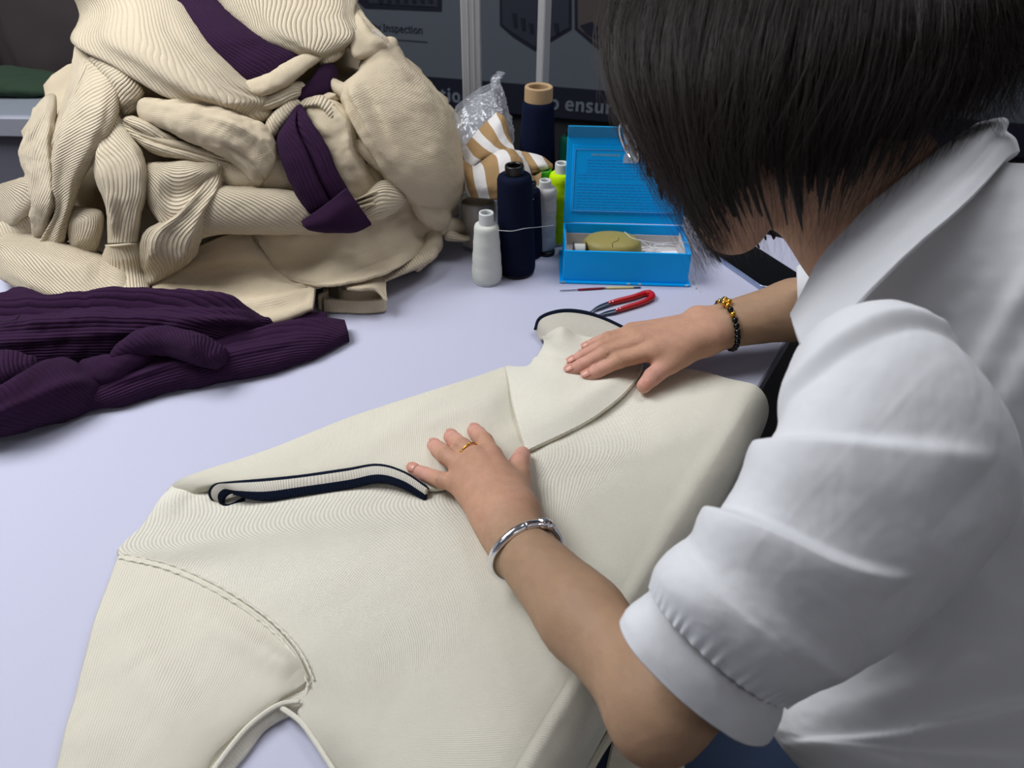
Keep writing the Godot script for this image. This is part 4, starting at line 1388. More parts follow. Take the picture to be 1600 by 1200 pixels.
func build_clothes(t: Node3D):
	var cot: Material = M.shirt
	# left sleeve: full, sliding into folds above a gathered cuff
	var st := []
	# [left x, y, right x, y, depth, thickness, and how far the near side leans toward the shoulder in the picture]
	for q in [[1335, 538, 1528, 868, 0.585, 0.070, 98, -92], [1284, 552, 1532, 858, 0.578, 0.084, 92, -80], [1248, 622, 1504, 900, 0.566, 0.092, 20, -22], [1222, 690, 1474, 934, 0.556, 0.092, -30, 10], [1194, 738, 1440, 962, 0.550, 0.092, -45, 20], [1154, 794, 1394, 1000, 0.544, 0.088, -48, 22], [1116, 842, 1348, 1030, 0.538, 0.086, -40, 18], [1072, 860, 1306, 1052, 0.534, 0.085, -24, 10], [1042, 886, 1268, 1070, 0.531, 0.078, -22, 10], [1032, 918, 1224, 1088, 0.530, 0.062, -26, 14]]:
		var c := cs(q[0], q[1], q[2], q[3], q[4], q[5])
		c[2] += cam_basis * Vector3(q[6], -q[7], 0) * (q[4] / FPX)
		st.append(c)
	var sl := Mb.new()
	# folds across the sleeve: [t, slope over the round, steep width, soft width, height, middle angle, reach]
	var cross := [[0.20, 0.135, 0.011, 0.10, 0.0125, 134.0, 68.0], [0.40, 0.145, 0.011, 0.12, 0.015, 128.0, 74.0], [0.62, -0.10, 0.05, 0.06, 0.002, 60.0, 50.0]]
	loft(sl, st, 240, 260, {"flip": true, "cap0": "none", "cap1": "none", "noise": 0.0022, "freq": 11.0, "seed": 4.0, "pow": 0.95,
		"folds": [[70, 40, 0.003, 0.1, 0.6], [104, 1.2, 0.0003, 0.05, 0.6, 6.0], [88, 1.2, 0.0003, 0.10, 0.6, 6.0]],
		"disp": func(u, a, p):
			var h := 0.0
			var da: float = angle_difference(deg_to_rad(90.0), a)
			for f in cross:
				var w: float = absf(angle_difference(deg_to_rad(f[5]), a)) / deg_to_rad(f[6])
				if w < 1.0:
					var x: float = u - f[0] - f[1] * da
					var e: float = x / (f[2] if x < 0.0 else f[3])
					h += f[4] * exp(-e * e) * pow(cos(w * PI / 2), 0.8)
			# the band of cloth pushed forward along the front of the armhole
			var ag: float = lerpf(98.0, 170.0, clampf(u / 0.30, 0, 1))
			h += 0.011 * smoothstep(0.0, 1.0, (rad_to_deg(da) + 90.0 - ag) / 11.0) * smoothstep(0.34, 0.22, u) * smoothstep(0.0, 0.03, u)
			var g: float = clampf((u - 0.90) / 0.10, 0, 1)
			h += 0.0022 * g * g * sin(a * 46.0 + 3.0 * wrinkle.get_noise_1d(a * 3.0)) * (0.6 + 0.6 * wrinkle.get_noise_1d(a * 5.0 + 9.0))
			var k: float = clampf(1.0 - u / 0.05, 0, 1)
			h += 0.0016 * k * sin(a * 44.0) * clampf(cos(a - 1.7), 0, 1)
			h += 0.006 * smoothstep(0.0, 0.05, u)
			return h})
	wpart("sleeve", sl, cot, t, "full left sleeve sliding into folds")
	var cf := Mb.new()
	var cst := []
	for q in [[1042, 906, 1232, 1080, 0.530, 0.057, -26, 14], [1010, 930, 1223, 1106, 0.529, 0.062, -30, 18], [992, 942, 1217, 1130, 0.528, 0.064, -34, 22], [983, 958, 1203, 1158, 0.528, 0.064, -36, 24]]:
		var cc := cs(q[0], q[1], q[2], q[3], q[4], q[5])
		cc[2] += cam_basis * Vector3(q[6], -q[7], 0) * (q[4] / FPX)
		cst.append(cc)
	loft(cf, cst, 40, 140, {"flip": true, "cap0": "none", "cap1": "open", "noise": 0.0016, "freq": 16.0})
	wpart("cuff", cf, cot, t, "straight turned cuff of the left sleeve")
	# torso
	var ts := []
	for q in [[1300, 420, 1560, 250, 0.68, 0.05], [1282, 520, 1640, 300, 0.69, 0.10, 60, -70], [1296, 600, 1760, 420, 0.70, 0.145, 60, -80], [1310, 720, 1860, 640, 0.715, 0.165, 20, -40], [1300, 880, 1900, 860, 0.73, 0.165], [1290, 1010, 1900, 1060, 0.75, 0.16], [1225, 1110, 1880, 1200, 0.765, 0.155], [1214, 1150, 1860, 1300, 0.77, 0.15], [1262, 1210, 1850, 1400, 0.78, 0.15]]:
		var c := cs(q[0], q[1], q[2], q[3], q[4], q[5])
		if q.size() > 6:
			c[2] += cam_basis * Vector3(q[6], -q[7], 0) * (q[4] / FPX)
		ts.append(c)
	var to := Mb.new()
	var tcross := [[0.80, 0.10, 0.02, 0.06, 0.004, 110.0, 80.0], [0.62, 0.16, 0.03, 0.06, 0.009, 80.0, 60.0], [0.48, 0.2, 0.03, 0.06, 0.008, 60.0, 50.0], [0.9, -0.05, 0.03, 0.05, 0.003, 110.0, 60.0], [0.27, 0.30, 0.02, 0.05, 0.008, 92.0, 34.0], [0.34, 0.34, 0.02, 0.05, 0.009, 84.0, 34.0], [0.56, 0.30, 0.02, 0.05, 0.009, 74.0, 40.0], [0.70, 0.22, 0.015, 0.05, 0.010, 96.0, 50.0]]
	loft(to, ts, 180, 200, {"flip": true, "cap0": "none", "cap1": "open", "noise": 0.004, "freq": 8.0, "seed": 2.0, "pow": 0.9,
		"folds": [[104, 2.2, 0.003, 0.62, 1.2]],
		"disp": func(u, a, p):
			var h := 0.0
			for f in tcross:
				var da: float = angle_difference(deg_to_rad(90.0), a)
				var w: float = absf(angle_difference(deg_to_rad(f[5]), a)) / deg_to_rad(f[6])
				if w < 1.0:
					var x: float = u - f[0] - f[1] * da
					var e: float = x / (f[2] if x < 0.0 else f[3])
					h += f[4] * exp(-e * e) * cos(w * PI / 2)
			return h})
	wpart("shirt_body", to, cot, t)
	# collar, its fall standing open at the front
	var co := Mb.new()
	var inner := [[1238, 492, 0.600], [1286, 402, 0.604], [1352, 330, 0.606], [1442, 256, 0.616], [1514, 204, 0.65], [1530, 200, 0.73], [1462, 268, 0.82]]
	var mid := [[1246, 520, 0.575], [1318, 432, 0.574], [1402, 352, 0.574], [1494, 270, 0.586], [1556, 202, 0.635], [1568, 198, 0.73], [1476, 276, 0.84]]
	var outer := [[1258, 548, 0.565], [1334, 480, 0.555], [1420, 396, 0.553], [1514, 312, 0.566], [1572, 246, 0.62], [1582, 244, 0.73], [1490, 305, 0.85]]
	var g := []
	for r in [inner, mid, outer]:
		var row := []
		for q in r:
			row.append(dp(q[0], q[1], q[2]))
		g.append(row)
	sheet(co, g, 40, 110, 0.004, {"flip": false, "lift": func(u, v, p): return 0.0018 * wrinkle.get_noise_3dv(p * 18.0) * clampf(3.4 - v * 4.0, 0.1, 1.0) - 0.006 * exp(-pow((u - 0.5 - 0.2 * v) / 0.12, 2.0)) * clampf(v * 2.0 - 0.2, 0, 1)})
	wpart("collar", co, cot, t)
	# right sleeve, far side
	var rs := Mb.new()
	var rst := []
	for q in [[1500, 310, 1500, 440, 0.86, 0.06], [1420, 300, 1430, 520, 0.90, 0.08], [1340, 330, 1340, 570, 0.94, 0.08], [1276, 396, 1276, 566, 0.965, 0.07], [1244, 420, 1250, 552, 0.97, 0.062]]:
		rst.append(cs(q[0], q[1], q[2], q[3], q[4], q[5]))
	loft(rs, rst, 60, 90, {"flip": false, "cap0": "none", "cap1": "open", "noise": 0.004, "freq": 10.0})
	wpart("sleeve", rs, cot, t, "right sleeve on the far arm")
	# jeans: hips, thighs under the table, legs to the floor
	var je := Mb.new()
	var hip := Vector3(0.50, 0.50, -0.56)
	flesh(je, [
		[hip + Vector3(0.0, 0.05, 0.08), hip + Vector3(0.0, 0.05, -0.08), 0.125, 0.125, 0.05],
		[hip + Vector3(-0.03, -0.01, 0.10), Vector3(0.08, 0.50, -0.44), 0.09, 0.072, 0.04],
		[hip + Vector3(-0.03, -0.01, -0.10), Vector3(0.06, 0.50, -0.70), 0.09, 0.072, 0.04],
		[Vector3(0.08, 0.50, -0.44), Vector3(0.12, 0.08, -0.42), 0.066, 0.05, 0.03],
		[Vector3(0.06, 0.50, -0.70), Vector3(0.10, 0.08, -0.72), 0.066, 0.05, 0.03]], 0.014)
	je.col.clear()
	wpart("jeans", je, M.denim, t)
	for z in [-0.42, -0.72]:
		var sh := Mb.new()
		flesh(sh, [[Vector3(0.13, 0.05, z), Vector3(-0.02, 0.034, z), 0.046, 0.032, 0.03], [Vector3(0.12, 0.09, z), Vector3(0.12, 0.05, z), 0.042, 0.044, 0.02]], 0.012)
		sh.col.clear()
		wpart("shoe", sh, mat("shoe", Color(0.06, 0.06, 0.065), 0.5), t)

var hair_near := []
func over(p: Vector3) -> Vector3:      # the same place on the far side of the head
	var ax := cam_basis.z
	return p - ax * 2.0 * (p - hd(0, 0, 0)).dot(ax)

func hair_at(u: float, v: float, lift: float) -> Vector3:
	var cols := []
	for c in hair_near:
		cols.append(along(c, v))
	var p: Vector3 = along(cols, u)
	var out := (p - dp(1210, 120, HZ)).normalized()
	return p + out * lift

func build_hair(t: Node3D):
	# locks from the crown to the tips, front to back: [x, y, depth]
	var lay := [
		[[1020, -100, 0.66], [962, 30, 0.645], [970, 140, 0.635], [1036, 268, 0.615], [1108, 372, 0.60]],
		[[1070, -100, 0.63], [1008, 40, 0.605], [1018, 160, 0.595], [1066, 270, 0.59], [1126, 374, 0.59]],
		[[1140, -110, 0.60], [1096, 40, 0.575], [1088, 160, 0.567], [1106, 262, 0.572], [1150, 362, 0.585]],
		[[1220, -110, 0.59], [1186, 40, 0.558], [1168, 150, 0.553], [1168, 250, 0.560], [1200, 362, 0.582]],
		[[1300, -110, 0.59], [1280, 30, 0.558], [1262, 140, 0.553], [1246, 244, 0.562], [1256, 360, 0.586]],
		[[1380, -100, 0.60], [1390, 30, 0.565], [1380, 130, 0.564], [1350, 218, 0.574], [1316, 316, 0.60]],
		[[1450, -80, 0.62], [1494, 10, 0.59], [1500, 90, 0.59], [1486, 160, 0.60], [1440, 252, 0.62]],
		[[1500, -60, 0.66], [1570, -10, 0.64], [1600, 50, 0.64], [1610, 100, 0.64], [1584, 150, 0.645]]]
	hair_near = []
	for ci in lay.size():
		var c: Array = lay[ci]
		var r := [hd(lerpf(0.055, -0.075, ci / 7.0), 0.128 - 0.05 * pow(absf(ci / 7.0 - 0.4), 2.0) * 4.0, 0.0)]
		for q in c:
			r.append(dp(q[0], q[1], q[2]))
		hair_near.append(r)
	var hm: Material = M.hair
	var h := Node3D.new()
	h.name = "hair"
	t.add_child(h)
	# the mass of hair on the skull and the far side
	var mb := Mb.new()
	flesh(mb, [
		[hd(-0.03, 0.05, 0.018), hd(0.03, 0.048, 0.018), 0.081, 0.066, 0.02],
		[hd(-0.03, 0.05, -0.018), hd(0.03, 0.048, -0.018), 0.081, 0.066, 0.02],
		[hd(-0.07, 0.02, 0.03), hd(-0.12, 0.0, 0.02), 0.066, 0.048, 0.03],
		[hd(-0.07, 0.02, -0.03), hd(-0.12, 0.0, -0.03), 0.066, 0.048, 0.03],
		[hd(-0.06, -0.02, 0.034), hd(-0.075, -0.045, 0.03), 0.05, 0.038, 0.03],
		[hd(-0.06, -0.02, -0.034), hd(-0.075, -0.045, -0.03), 0.05, 0.038, 0.03],
		[hd(0.06, 0.05, -0.05), hd(0.05, -0.08, -0.075), 0.03, 0.014, 0.02]], 0.006)
	mb.col.clear()
	wpart_deep("hair_mass", mb, hm, h)
	# a layer of locks over it
	for layer in 3:
		var n := 84
		var lk := Mb.new()
		for k in n:
			var u := (k + rng.randf_range(0.1, 0.9)) / n
			var end := 1.0 - pow(rng.randf(), 1.6) * (0.17 - layer * 0.04) - layer * 0.035
			if u > 0.43 and u < 0.52:
				end -= rng.randf_range(0.06, 0.16)
			var st := []
			var lift := 0.004 - layer * 0.006 + rng.randf_range(-0.002, 0.002)
			var hw: float = [0.0065, 0.010, 0.014][layer]
			var drift := rng.randf_range(-0.035, 0.035)
			for i in 9:
				var f := i / 8.0
				var p := hair_at(clampf(u + drift * f * f, 0, 1), f * end, lift)
				var p2 := hair_at(clampf(u + 0.01 + drift * f * f, -0.01, 1.01), f * end, lift)
				var across := (p2 - p).normalized()
				var w := hw * (1.0 - 0.95 * pow(f, 2.6))
				st.append([p - across * w, p + across * w, (eye - p).normalized() * w * 0.45])
			loft(lk, st, 22, 10, {"flip": true, "noise": 0.0012, "freq": 40.0, "pow": 1.0})
		wpart_deep("hair_locks", lk, hm, h)
	# the far side of the head
	var fk := Mb.new()
	for k in 70:
		var u := (k + rng.randf_range(0.1, 0.9)) / 70.0
		var end := (1.0 if u > 0.45 else lerpf(0.50, 0.80, u / 0.45)) - rng.randf() * 0.10
		var st := []
		for i in 9:
			var f := i / 8.0
			var p := over(hair_at(u, f * end, -0.002))
			var p2 := over(hair_at(u + 0.01, f * end, -0.002))
			var across := (p2 - p).normalized()
			var w := 0.011 * (1.0 - 0.9 * pow(f, 2.4))
			st.append([p - across * w, p + across * w, (p - hd(0, 0.02, 0)).normalized() * w * 0.45])
		loft(fk, st, 18, 8, {"flip": true, "noise": 0.0012, "freq": 40.0, "pow": 1.0})
	wpart_deep("hair_locks", fk, hm, h)
	# single hairs
	var sm := Mb.new()
	for k in 900:
		var u := rng.randf()
		var v0 := rng.randf_range(0.0, 0.2)
		var dr := rng.randfn(0.0, 0.03)
		var pts := []
		for i in 6:
			var f := i / 5.0
			pts.append(over(hair_at(clampf(u + dr * f, 0, 1), lerpf(v0, 0.95 if u > 0.45 else lerpf(0.45, 0.75, u / 0.45), f), rng.randf_range(0.004, 0.006))))
		hair_strand(sm, pts, 0.00024)
	for k in 6000:
		var u := rng.randf()
		var stray := k % 7 == 0
		var v0 := rng.randf_range(0.0, 0.45)
		var v1 := minf(1.0, v0 + rng.randf_range(0.4, 0.75)) if not stray else 1.0
		if u > 0.33 and u < 0.66:
			v1 = minf(v1, rng.randf_range(0.78, 0.96) if k % 9 else 1.0)
		var lift := rng.randf_range(0.002, 0.009) + (rng.randf_range(0.0, 0.012) if stray else 0.0)
		var drift := rng.randfn(0.0, 0.035 if not stray else 0.075)
		var wav := rng.randf_range(0.0, 0.007)
		var ph := rng.randf() * TAU
		var pts := []
		for i in 6:
			var f := i / 5.0
			var p := hair_at(clampf(u + drift * f * f, -0.01, 1.0), lerpf(v0, v1, f), lift + wav * sin(ph + f * 4.0))
			if stray and f > 0.7:
				p += Vector3(rng.randf_range(-0.006, 0.006), -0.012 * (f - 0.7) / 0.3, rng.randf_range(-0.004, 0.004))
			elif v1 > 0.97 and f > 0.9:
				p += Vector3(rng.randf_range(-0.003, 0.004), rng.randf_range(-0.014, 0.0), 0.0)
			pts.append(p)
		hair_strand(sm, pts, 0.00022)
	# flyaways at the forehead and the flipped ends behind
	for k in 420:
		var u := rng.randf_range(-0.01, 0.06) if k < 150 else rng.randf_range(0.9, 1.0)
		var v0 := rng.randf_range(0.1, 0.5) if k < 150 else rng.randf_range(0.3, 0.9)
		var a := hair_at(u, v0, 0.004)
		var b := hair_at(u, minf(v0 + 0.14, 1.0), 0.008)
		var d := (b - a).normalized()
		var side := cam_basis * Vector3(-1 if k < 150 else 1, rng.randf_range(-0.4, 0.6), 0)
		var l := rng.randf_range(0.02, 0.06) if k < 150 else rng.randf_range(0.01, 0.035)
		hair_strand(sm, [a, a + d * l * 0.5 + side * l * 0.06, a + d * l + side * l * (0.12 if k < 150 else 0.35), a + d * l * 1.4 + side * l * (0.1 if k < 150 else 0.75)], 0.0002)
	var so := wpart_deep("loose_hairs", sm, mat("hair_strand", Color(0.165, 0.122, 0.105), 0.36), h)
	so.set_meta("kind", "stuff")

func wpart_deep(called: String, mb: Mb, m: Material, parent: Node3D) -> MeshInstance3D:
	mb.shift(-(parent.position + (parent.get_parent() as Node3D).position))
	return part(called, mb, m, parent)

func hair_strand(mb: Mb, pts: Array, r: float):
	var k := 9
	var rr := []
	var tt := []
	var side: Vector3 = (pts[-1] - pts[0]).cross(eye - pts[0]).normalized()
	var up: Vector3 = (pts[-1] - pts[0]).cross(side).normalized()
	for i in k + 1:
		var f := float(i) / k
		var p: Vector3 = along(pts, f)
		var w := r * (1.0 - 0.75 * f * f)
		rr.append(PackedVector3Array([p + side * w, p - side * w * 0.5 + up * w * 0.87, p - side * w * 0.5 - up * w * 0.87, p + side * w]))
		tt.append(PackedVector2Array([Vector2.ZERO, Vector2.ZERO, Vector2.ZERO, Vector2.ZERO]))
	mb.rows(rr, tt, true)
# ---------- worn things ----------
func ring_band(mb: Mb, c: Vector3, ax: Vector3, u: Vector3, ru: float, rw: float, r: float, n := 48, from := 0.0, to := 1.0):
	u = (u - ax * u.dot(ax)).normalized()
	var w := ax.cross(u)
	var pts := []
	for i in n + 1:
		var a := TAU * lerpf(from, to, float(i) / n)
		pts.append(c + u * cos(a) * ru + w * sin(a) * rw)
	tube(mb, pts, [r, r], 10, n * 2)

func build_jewellery():
	var silver := mat("silver", Color(0.93, 0.93, 0.95), 0.14, 1.0)
	var gold := mat("gold", Color(0.95, 0.72, 0.30), 0.2, 1.0)
	var pale := mat("rose_gold", Color(0.85, 0.68, 0.60), 0.2, 1.0)
	# silver bangle on the near wrist
	var c := (tp(833, 864, 0.054) + tp(812, 868, 0.052)) * 0.5
	var ax := (tp(862, 925, 0.066) - tp(806, 830, 0.046)).normalized()
	var b := thing("bangle", "silver bangle with a crossed knot, on the near wrist", "bracelet", c)
	var m := Mb.new()
	var n := 72
	var pts := []
	var rad := []
	var u := (Vector3.UP - ax * ax.y).normalized()
	var w := ax.cross(u)
	for i in n + 1:
		var a := TAU * i / n
		pts.append((u * cos(a) * 0.0315 + w * sin(a) * 0.0355) + ax * 0.003 * sin(a * 2.0))
		rad.append(0.0034 + 0.0014 * pow(maxf(0.0, cos(a)), 2.0))
	tube(m, pts, rad, 12, n * 2)
	part("band", m, silver, b)
	var k := Mb.new()
	for s in [-1.0, 1.0]:
		var q := []
		for i in 9:
			var f := i / 8.0
			var a := 0.62 + (f - 0.5) * 0.42
			q.append((u * cos(a) * 0.0330 + w * -sin(a) * 0.0370) + ax * s * (f - 0.5) * 0.010 + (u * cos(a) - w * sin(a)) * 0.0015)
		tube(k, q, [0.002, 0.0044, 0.0048, 0.0044, 0.002], 10, 40)
	part("knot", k, silver, b)
	# gold ring
	var mid := tp(733, 706, 0.047)
	var fa := (tp(723, 699, 0.045) - tp(742, 716, 0.045)).normalized()
	var r := thing("ring", "thin gold finger ring with tiny beads, on the near hand", "ring", mid)
	var rm := Mb.new()
	ring_band(rm, Vector3(0, -0.001, 0), fa, Vector3.UP, 0.0125, 0.0120, 0.0011)
	part("band", rm, gold, r)
	var bd := Mb.new()
	var side := fa.cross(Vector3.UP).normalized()
	if side.dot(cam_basis.x) > 0:
		side = -side
	for q in [[0.0100, 0.006, 0.0022], [0.0118, 0.002, 0.0026], [0.0122, -0.003, 0.0022]]:
		var z: Vector3 = side * q[0] + Vector3(0, q[1], 0)
		lathe(bd, z - Vector3(0, q[2], 0), [[0.0002, 0.0], [q[2] * 0.7, q[2] * 0.3], [q[2], q[2]], [q[2] * 0.7, q[2] * 1.7], [0.0002, q[2] * 2.0]], 12)
	part("beads", bd, gold, r)
	# bead bracelet on the far wrist, bead by bead
	var wc := (tp(1134, 500, 0.060) + tp(1136, 516, 0.056)) * 0.5
	var wx := (tp(1240, 484, 0.07) - tp(1108, 512, 0.055)).normalized()
	var bb := thing("bead_bracelet", "bracelet of round black beads with a gold charm, on the far wrist", "bracelet", wc)
	var wu := (Vector3.UP - wx * wx.y).normalized()
	var ww := wx.cross(wu)
	var black := mat("black_bead", Color(0.03, 0.028, 0.032), 0.15)
	for i in 26:
		var a := TAU * i / 26.0
		var p := wu * cos(a) * 0.0315 + ww * sin(a) * 0.0360
		var s := Mb.new()
		var br := 0.0042
		lathe(s, p - Vector3(0, br, 0), [[0.0002, 0.0], [br * 0.6, br * 0.2], [br * 0.92, br * 0.6], [br, br], [br * 0.92, br * 1.4], [br * 0.6, br * 1.8], [0.0002, br * 2.0]], 14)
		var is_gold := i in [23, 25, 0, 2]
		part("bead", s, gold if is_gold else black, bb, "gold bead" if is_gold else "")
	var ch := Mb.new()
	for q in [[-0.3, 0.0], [-0.15, 0.004], [-0.1, -0.004], [-0.45, 0.003]]:
		var p: Vector3 = wu * cos(q[0]) * 0.034 + ww * sin(q[0]) * 0.0385 + wx * q[1]
		lathe(ch, p - Vector3(0, 0.004, 0), [[0.0002, 0.0], [0.003, 0.001], [0.0046, 0.004], [0.003, 0.007], [0.0002, 0.008]], 10)
	part("charm", ch, gold, bb, "knobbly gold charm")
	# glasses
	var g := thing("glasses", "thin metal rimmed glasses half hidden by the hair, worn on the person's nose", "glasses", hd(0.11, 0.0, 0.0))
	for s in [1.0, -1.0]:
		var rim := Mb.new()
		ring_band(rim, hd(0.116, 0.008, 0.034 * s) - g.position, (hd(1, -0.15, 0.05 * s) - hd(0, 0, 0)).normalized(), hd(0, 1, 0) - hd(0, 0, 0), 0.0175, 0.024, 0.0011)
		var ro := part("rim", rim, silver, g)
		var lens := Mb.new()
		lathe(lens, hd(0.1155, 0.008, 0.034 * s) - g.position, [[0.0001, 0.0015], [0.010, 0.001], [0.0172, 0.0], [0.0172, -0.001], [0.010, 0.0], [0.0001, 0.0005]], 30, Basis((hd(0, 1, 0) - hd(0, 0, 0)), (hd(1, -0.15, 0.05 * s) - hd(0, 0, 0)).normalized(), (hd(0, 0, 1) - hd(0, 0, 0))))
		var gl := mat("lens_glass", Color(0.95, 0.97, 1.0, 0.08), 0.02)
		gl.transparency = BaseMaterial3D.TRANSPARENCY_ALPHA
		part("lens", lens, gl, g)
		var tm := Mb.new()
		tube(tm, [hd(0.115, 0.012, 0.058 * s) - g.position, hd(0.103, 0.014, 0.070 * s) - g.position, hd(0.05, 0.010, 0.078 * s) - g.position, hd(-0.01, 0.006, 0.086 * s) - g.position], [0.0016, 0.0014, 0.0012], 8)
		part("temple", tm, pale, g)
	var br2 := Mb.new()
	tube(br2, [hd(0.116, 0.012, 0.011) - g.position, hd(0.120, 0.015, 0.0) - g.position, hd(0.116, 0.012, -0.011) - g.position], [0.0012, 0.0012], 8)
	part("bridge", br2, silver, g)
	var er := thing("earring", "tiny gold stud earring on the ear half hidden by hair", "earring", hd(-0.004, -0.036, 0.088))
	var em := Mb.new()
	lathe(em, Vector3(0, -0.003, 0), [[0.0002, 0.0], [0.002, 0.001], [0.0028, 0.003], [0.002, 0.005], [0.0002, 0.006]], 12)
	part("stud", em, gold, er)
	var eh := Mb.new()
	tube(eh, [Vector3(0, 0, 0), Vector3(0.0, -0.004, 0.003), Vector3(0, -0.009, 0.001)], [0.0007, 0.0007], 6)
	part("hook", eh, gold, er)

# ---------- sewing things on the table ----------
func thread_mat(key: String, c: Color, rough := 0.75) -> StandardMaterial3D:
	var m := mat(key, c, rough)
	if not m.heightmap_enabled:
		if not M.has("_wind"):
			M["_wind"] = tile(128, func(x, y):
				var h: float = 0.5 + 0.5 * sin(TAU * (y * 24.0 + 0.25 * sin(TAU * x * 2.0))) * (0.6 + 0.4 * sin(TAU * (y * 5.0 + x)))
				return Color(h, h, h))
		m.heightmap_enabled = true
		m.heightmap_texture = M["_wind"]
		m.heightmap_scale = 0.035
		m.metallic_specular = 0.2
		m.uv1_scale = Vector3(1.0 / 0.06, 1.0 / 0.022, 1)
	return m

# h: height of the wound part, r0 / r1: radius at foot and shoulder; the core sticks out above by ch with radius cr
func cone(called: String, label: String, at: Vector3, h: float, r0: float, r1: float, ch: float, cr: float, thread_m: Material, core_m: Material, tilt := Basis(), wob := 0.0):
	var t := thing(called, label, "thread", at)
	t.basis = tilt
	var w := Mb.new()
	var prof := [[0.0005, 0.004], [r0 * 0.9, 0.0035], [r0 * 0.98, 0.006], [r0, 0.012]]
	for i in 24:
		var f := i / 23.0
		var e := lerpf(r0, r1, pow(f, 1.15)) + wob * sin(f * 21.0) + wob * 0.6 * sin(f * 47.0 + 1.0)
		prof.append([e, lerpf(0.014, h * 0.955, f)])
	prof.append_array([[r1 * 0.94, h * 0.985], [r1 * 0.80, h], [cr, h + 0.0005]])
	lathe(w, Vector3.ZERO, prof, 40)
	part("wound_thread", w, thread_m, t)
	var c := Mb.new()
	lathe(c, Vector3.ZERO, [[r0 * 0.5, 0.0], [r0 * 0.93, 0.0], [r0 * 0.95, 0.004], [cr * 1.02, 0.02], [cr, h], [cr, h + ch - 0.002], [cr * 0.95, h + ch], [cr * 0.74, h + ch], [cr * 0.70, h + ch - 0.003], [cr * 0.66, h * 0.6]], 32)
	part("core", c, core_m, t)
	return t

func build_sewing_things():
	var white_p := mat("white_plastic", Color(0.82, 0.83, 0.82), 0.35)
	var black_p := mat("black_core", Color(0.035, 0.036, 0.04), 0.35)
	cone("thread_spool", "small white thread spool standing in front, left of the tall navy one", tp(761, 438), 0.100, 0.0245, 0.0190, 0.019, 0.0118, thread_mat("white_thread", Color(0.86, 0.87, 0.83)), white_p, Basis(), 0.0003)
	cone("thread_spool", "tall navy thread spool with a black core, standing right behind the small white spool", tp(808, 424), 0.168, 0.0305, 0.0272, 0.015, 0.0145, thread_mat("navy_thread", Color(0.06, 0.085, 0.17)), black_p, Basis(Vector3(0, 0, 1), deg_to_rad(2.2)))
	cone("thread_spool", "navy thread spool mostly hidden behind the tall navy spool", tp(826, 398), 0.12, 0.0235, 0.0165, 0.012, 0.010, thread_mat("navy_thread", Color(0.06, 0.085, 0.17)), black_p)
	cone("thread_spool", "grey thread spool on a black foot between the navy spools and the yellow one", tp(848, 391), 0.116, 0.0215, 0.0195, 0.012, 0.010, thread_mat("grey_thread", Color(0.72, 0.72, 0.71)), white_p, Basis(), 0.0004)
	cone("thread_spool", "neon yellow thread spool with a white core, half hidden by the blue box", tp(872, 376), 0.126, 0.0240, 0.0195, 0.017, 0.0115, thread_mat("yellow_thread", Color(0.78, 0.93, 0.06)), white_p, Basis(), 0.0008)
	cone("thread_spool", "dark red thread spool with a bright green core behind the grey one", tp(846, 368), 0.112, 0.024, 0.020, 0.012, 0.0135, thread_mat("red_thread", Color(0.36, 0.05, 0.10)), mat("green_plastic", Color(0.24, 0.68, 0.12), 0.35))
	cone("thread_spool", "dark green thread spool at the back, its top showing left of the blue lid", tp(886, 340), 0.155, 0.024, 0.020, 0.01, 0.010, thread_mat("green_thread", Color(0.03, 0.28, 0.22)), black_p)
	var foot := Mb.new()
	lathe(foot, Vector3.ZERO, [[0.0002, 0.0], [0.013, 0.0], [0.0145, 0.002], [0.0145, 0.006], [0.013, 0.008], [0.0002, 0.008]], 28)
	var ft := thing("bobbin", "small black bobbin lying at the foot of the grey spool", "bobbin", tp(854, 396))
	part("disc", foot, black_p, ft)
	var hub := Mb.new()
	lathe(hub, Vector3(0, 0.008, 0), [[0.007, 0.0], [0.007, 0.002], [0.004, 0.002], [0.004, 0.0]], 20)
	part("hub", hub, black_p, ft)
	# big navy cone on a cardboard core behind
	cone("thread_cone", "large dark navy yarn cone with a cardboard core, standing behind the striped fabric", tp(836, 335), 0.214, 0.0375, 0.0275, 0.022, 0.0245, thread_mat("dark_navy_yarn", Color(0.06, 0.09, 0.19)), mat("cardboard", Color(0.68, 0.57, 0.42), 0.8))
	# strand of white thread across the navy spools
	var st := Mb.new()
	tube(st, [dp(762, 360, 1.20), dp(778, 360, 1.19), dp(800, 361, 1.185), dp(820, 357, 1.195), dp(840, 355, 1.22), dp(866, 352, 1.25)], [0.0005, 0.0005], 5, 40)
	var sth := thing("thread", "single white thread stretched across the tall navy spool", "thread", dp(800, 361, 1.185))
	wpart("strand", st, white_p, sth)
	# clear cup under the striped fabric
	var cup := thing("cup", "clear plastic tub standing under the striped fabric, against the heap", "tub", tp(748, 384))
	var cm := Mb.new()
	lathe(cm, Vector3.ZERO, [[0.0002, 0.0], [0.028, 0.0], [0.030, 0.003], [0.033, 0.085], [0.0345, 0.087], [0.0345, 0.089], [0.032, 0.088], [0.0285, 0.005], [0.0002, 0.003]], 36)
	var clear := mat("clear_plastic", Color(0.9, 0.93, 0.95, 0.10), 0.08)
	clear.transparency = BaseMaterial3D.TRANSPARENCY_ALPHA
	part("shell", cm, clear, cup)
	var ins := Mb.new()
	lathe(ins, Vector3(0, 0.005, 0), [[0.0002, 0.0], [0.024, 0.0], [0.027, 0.006], [0.029, 0.075], [0.0002, 0.078]], 24)
	part("filling", ins, mat("tub_lint", Color(0.74, 0.67, 0.58), 0.95), cup, "beige contents")
	build_striped()
	build_bag()
	build_box()
	build_small()

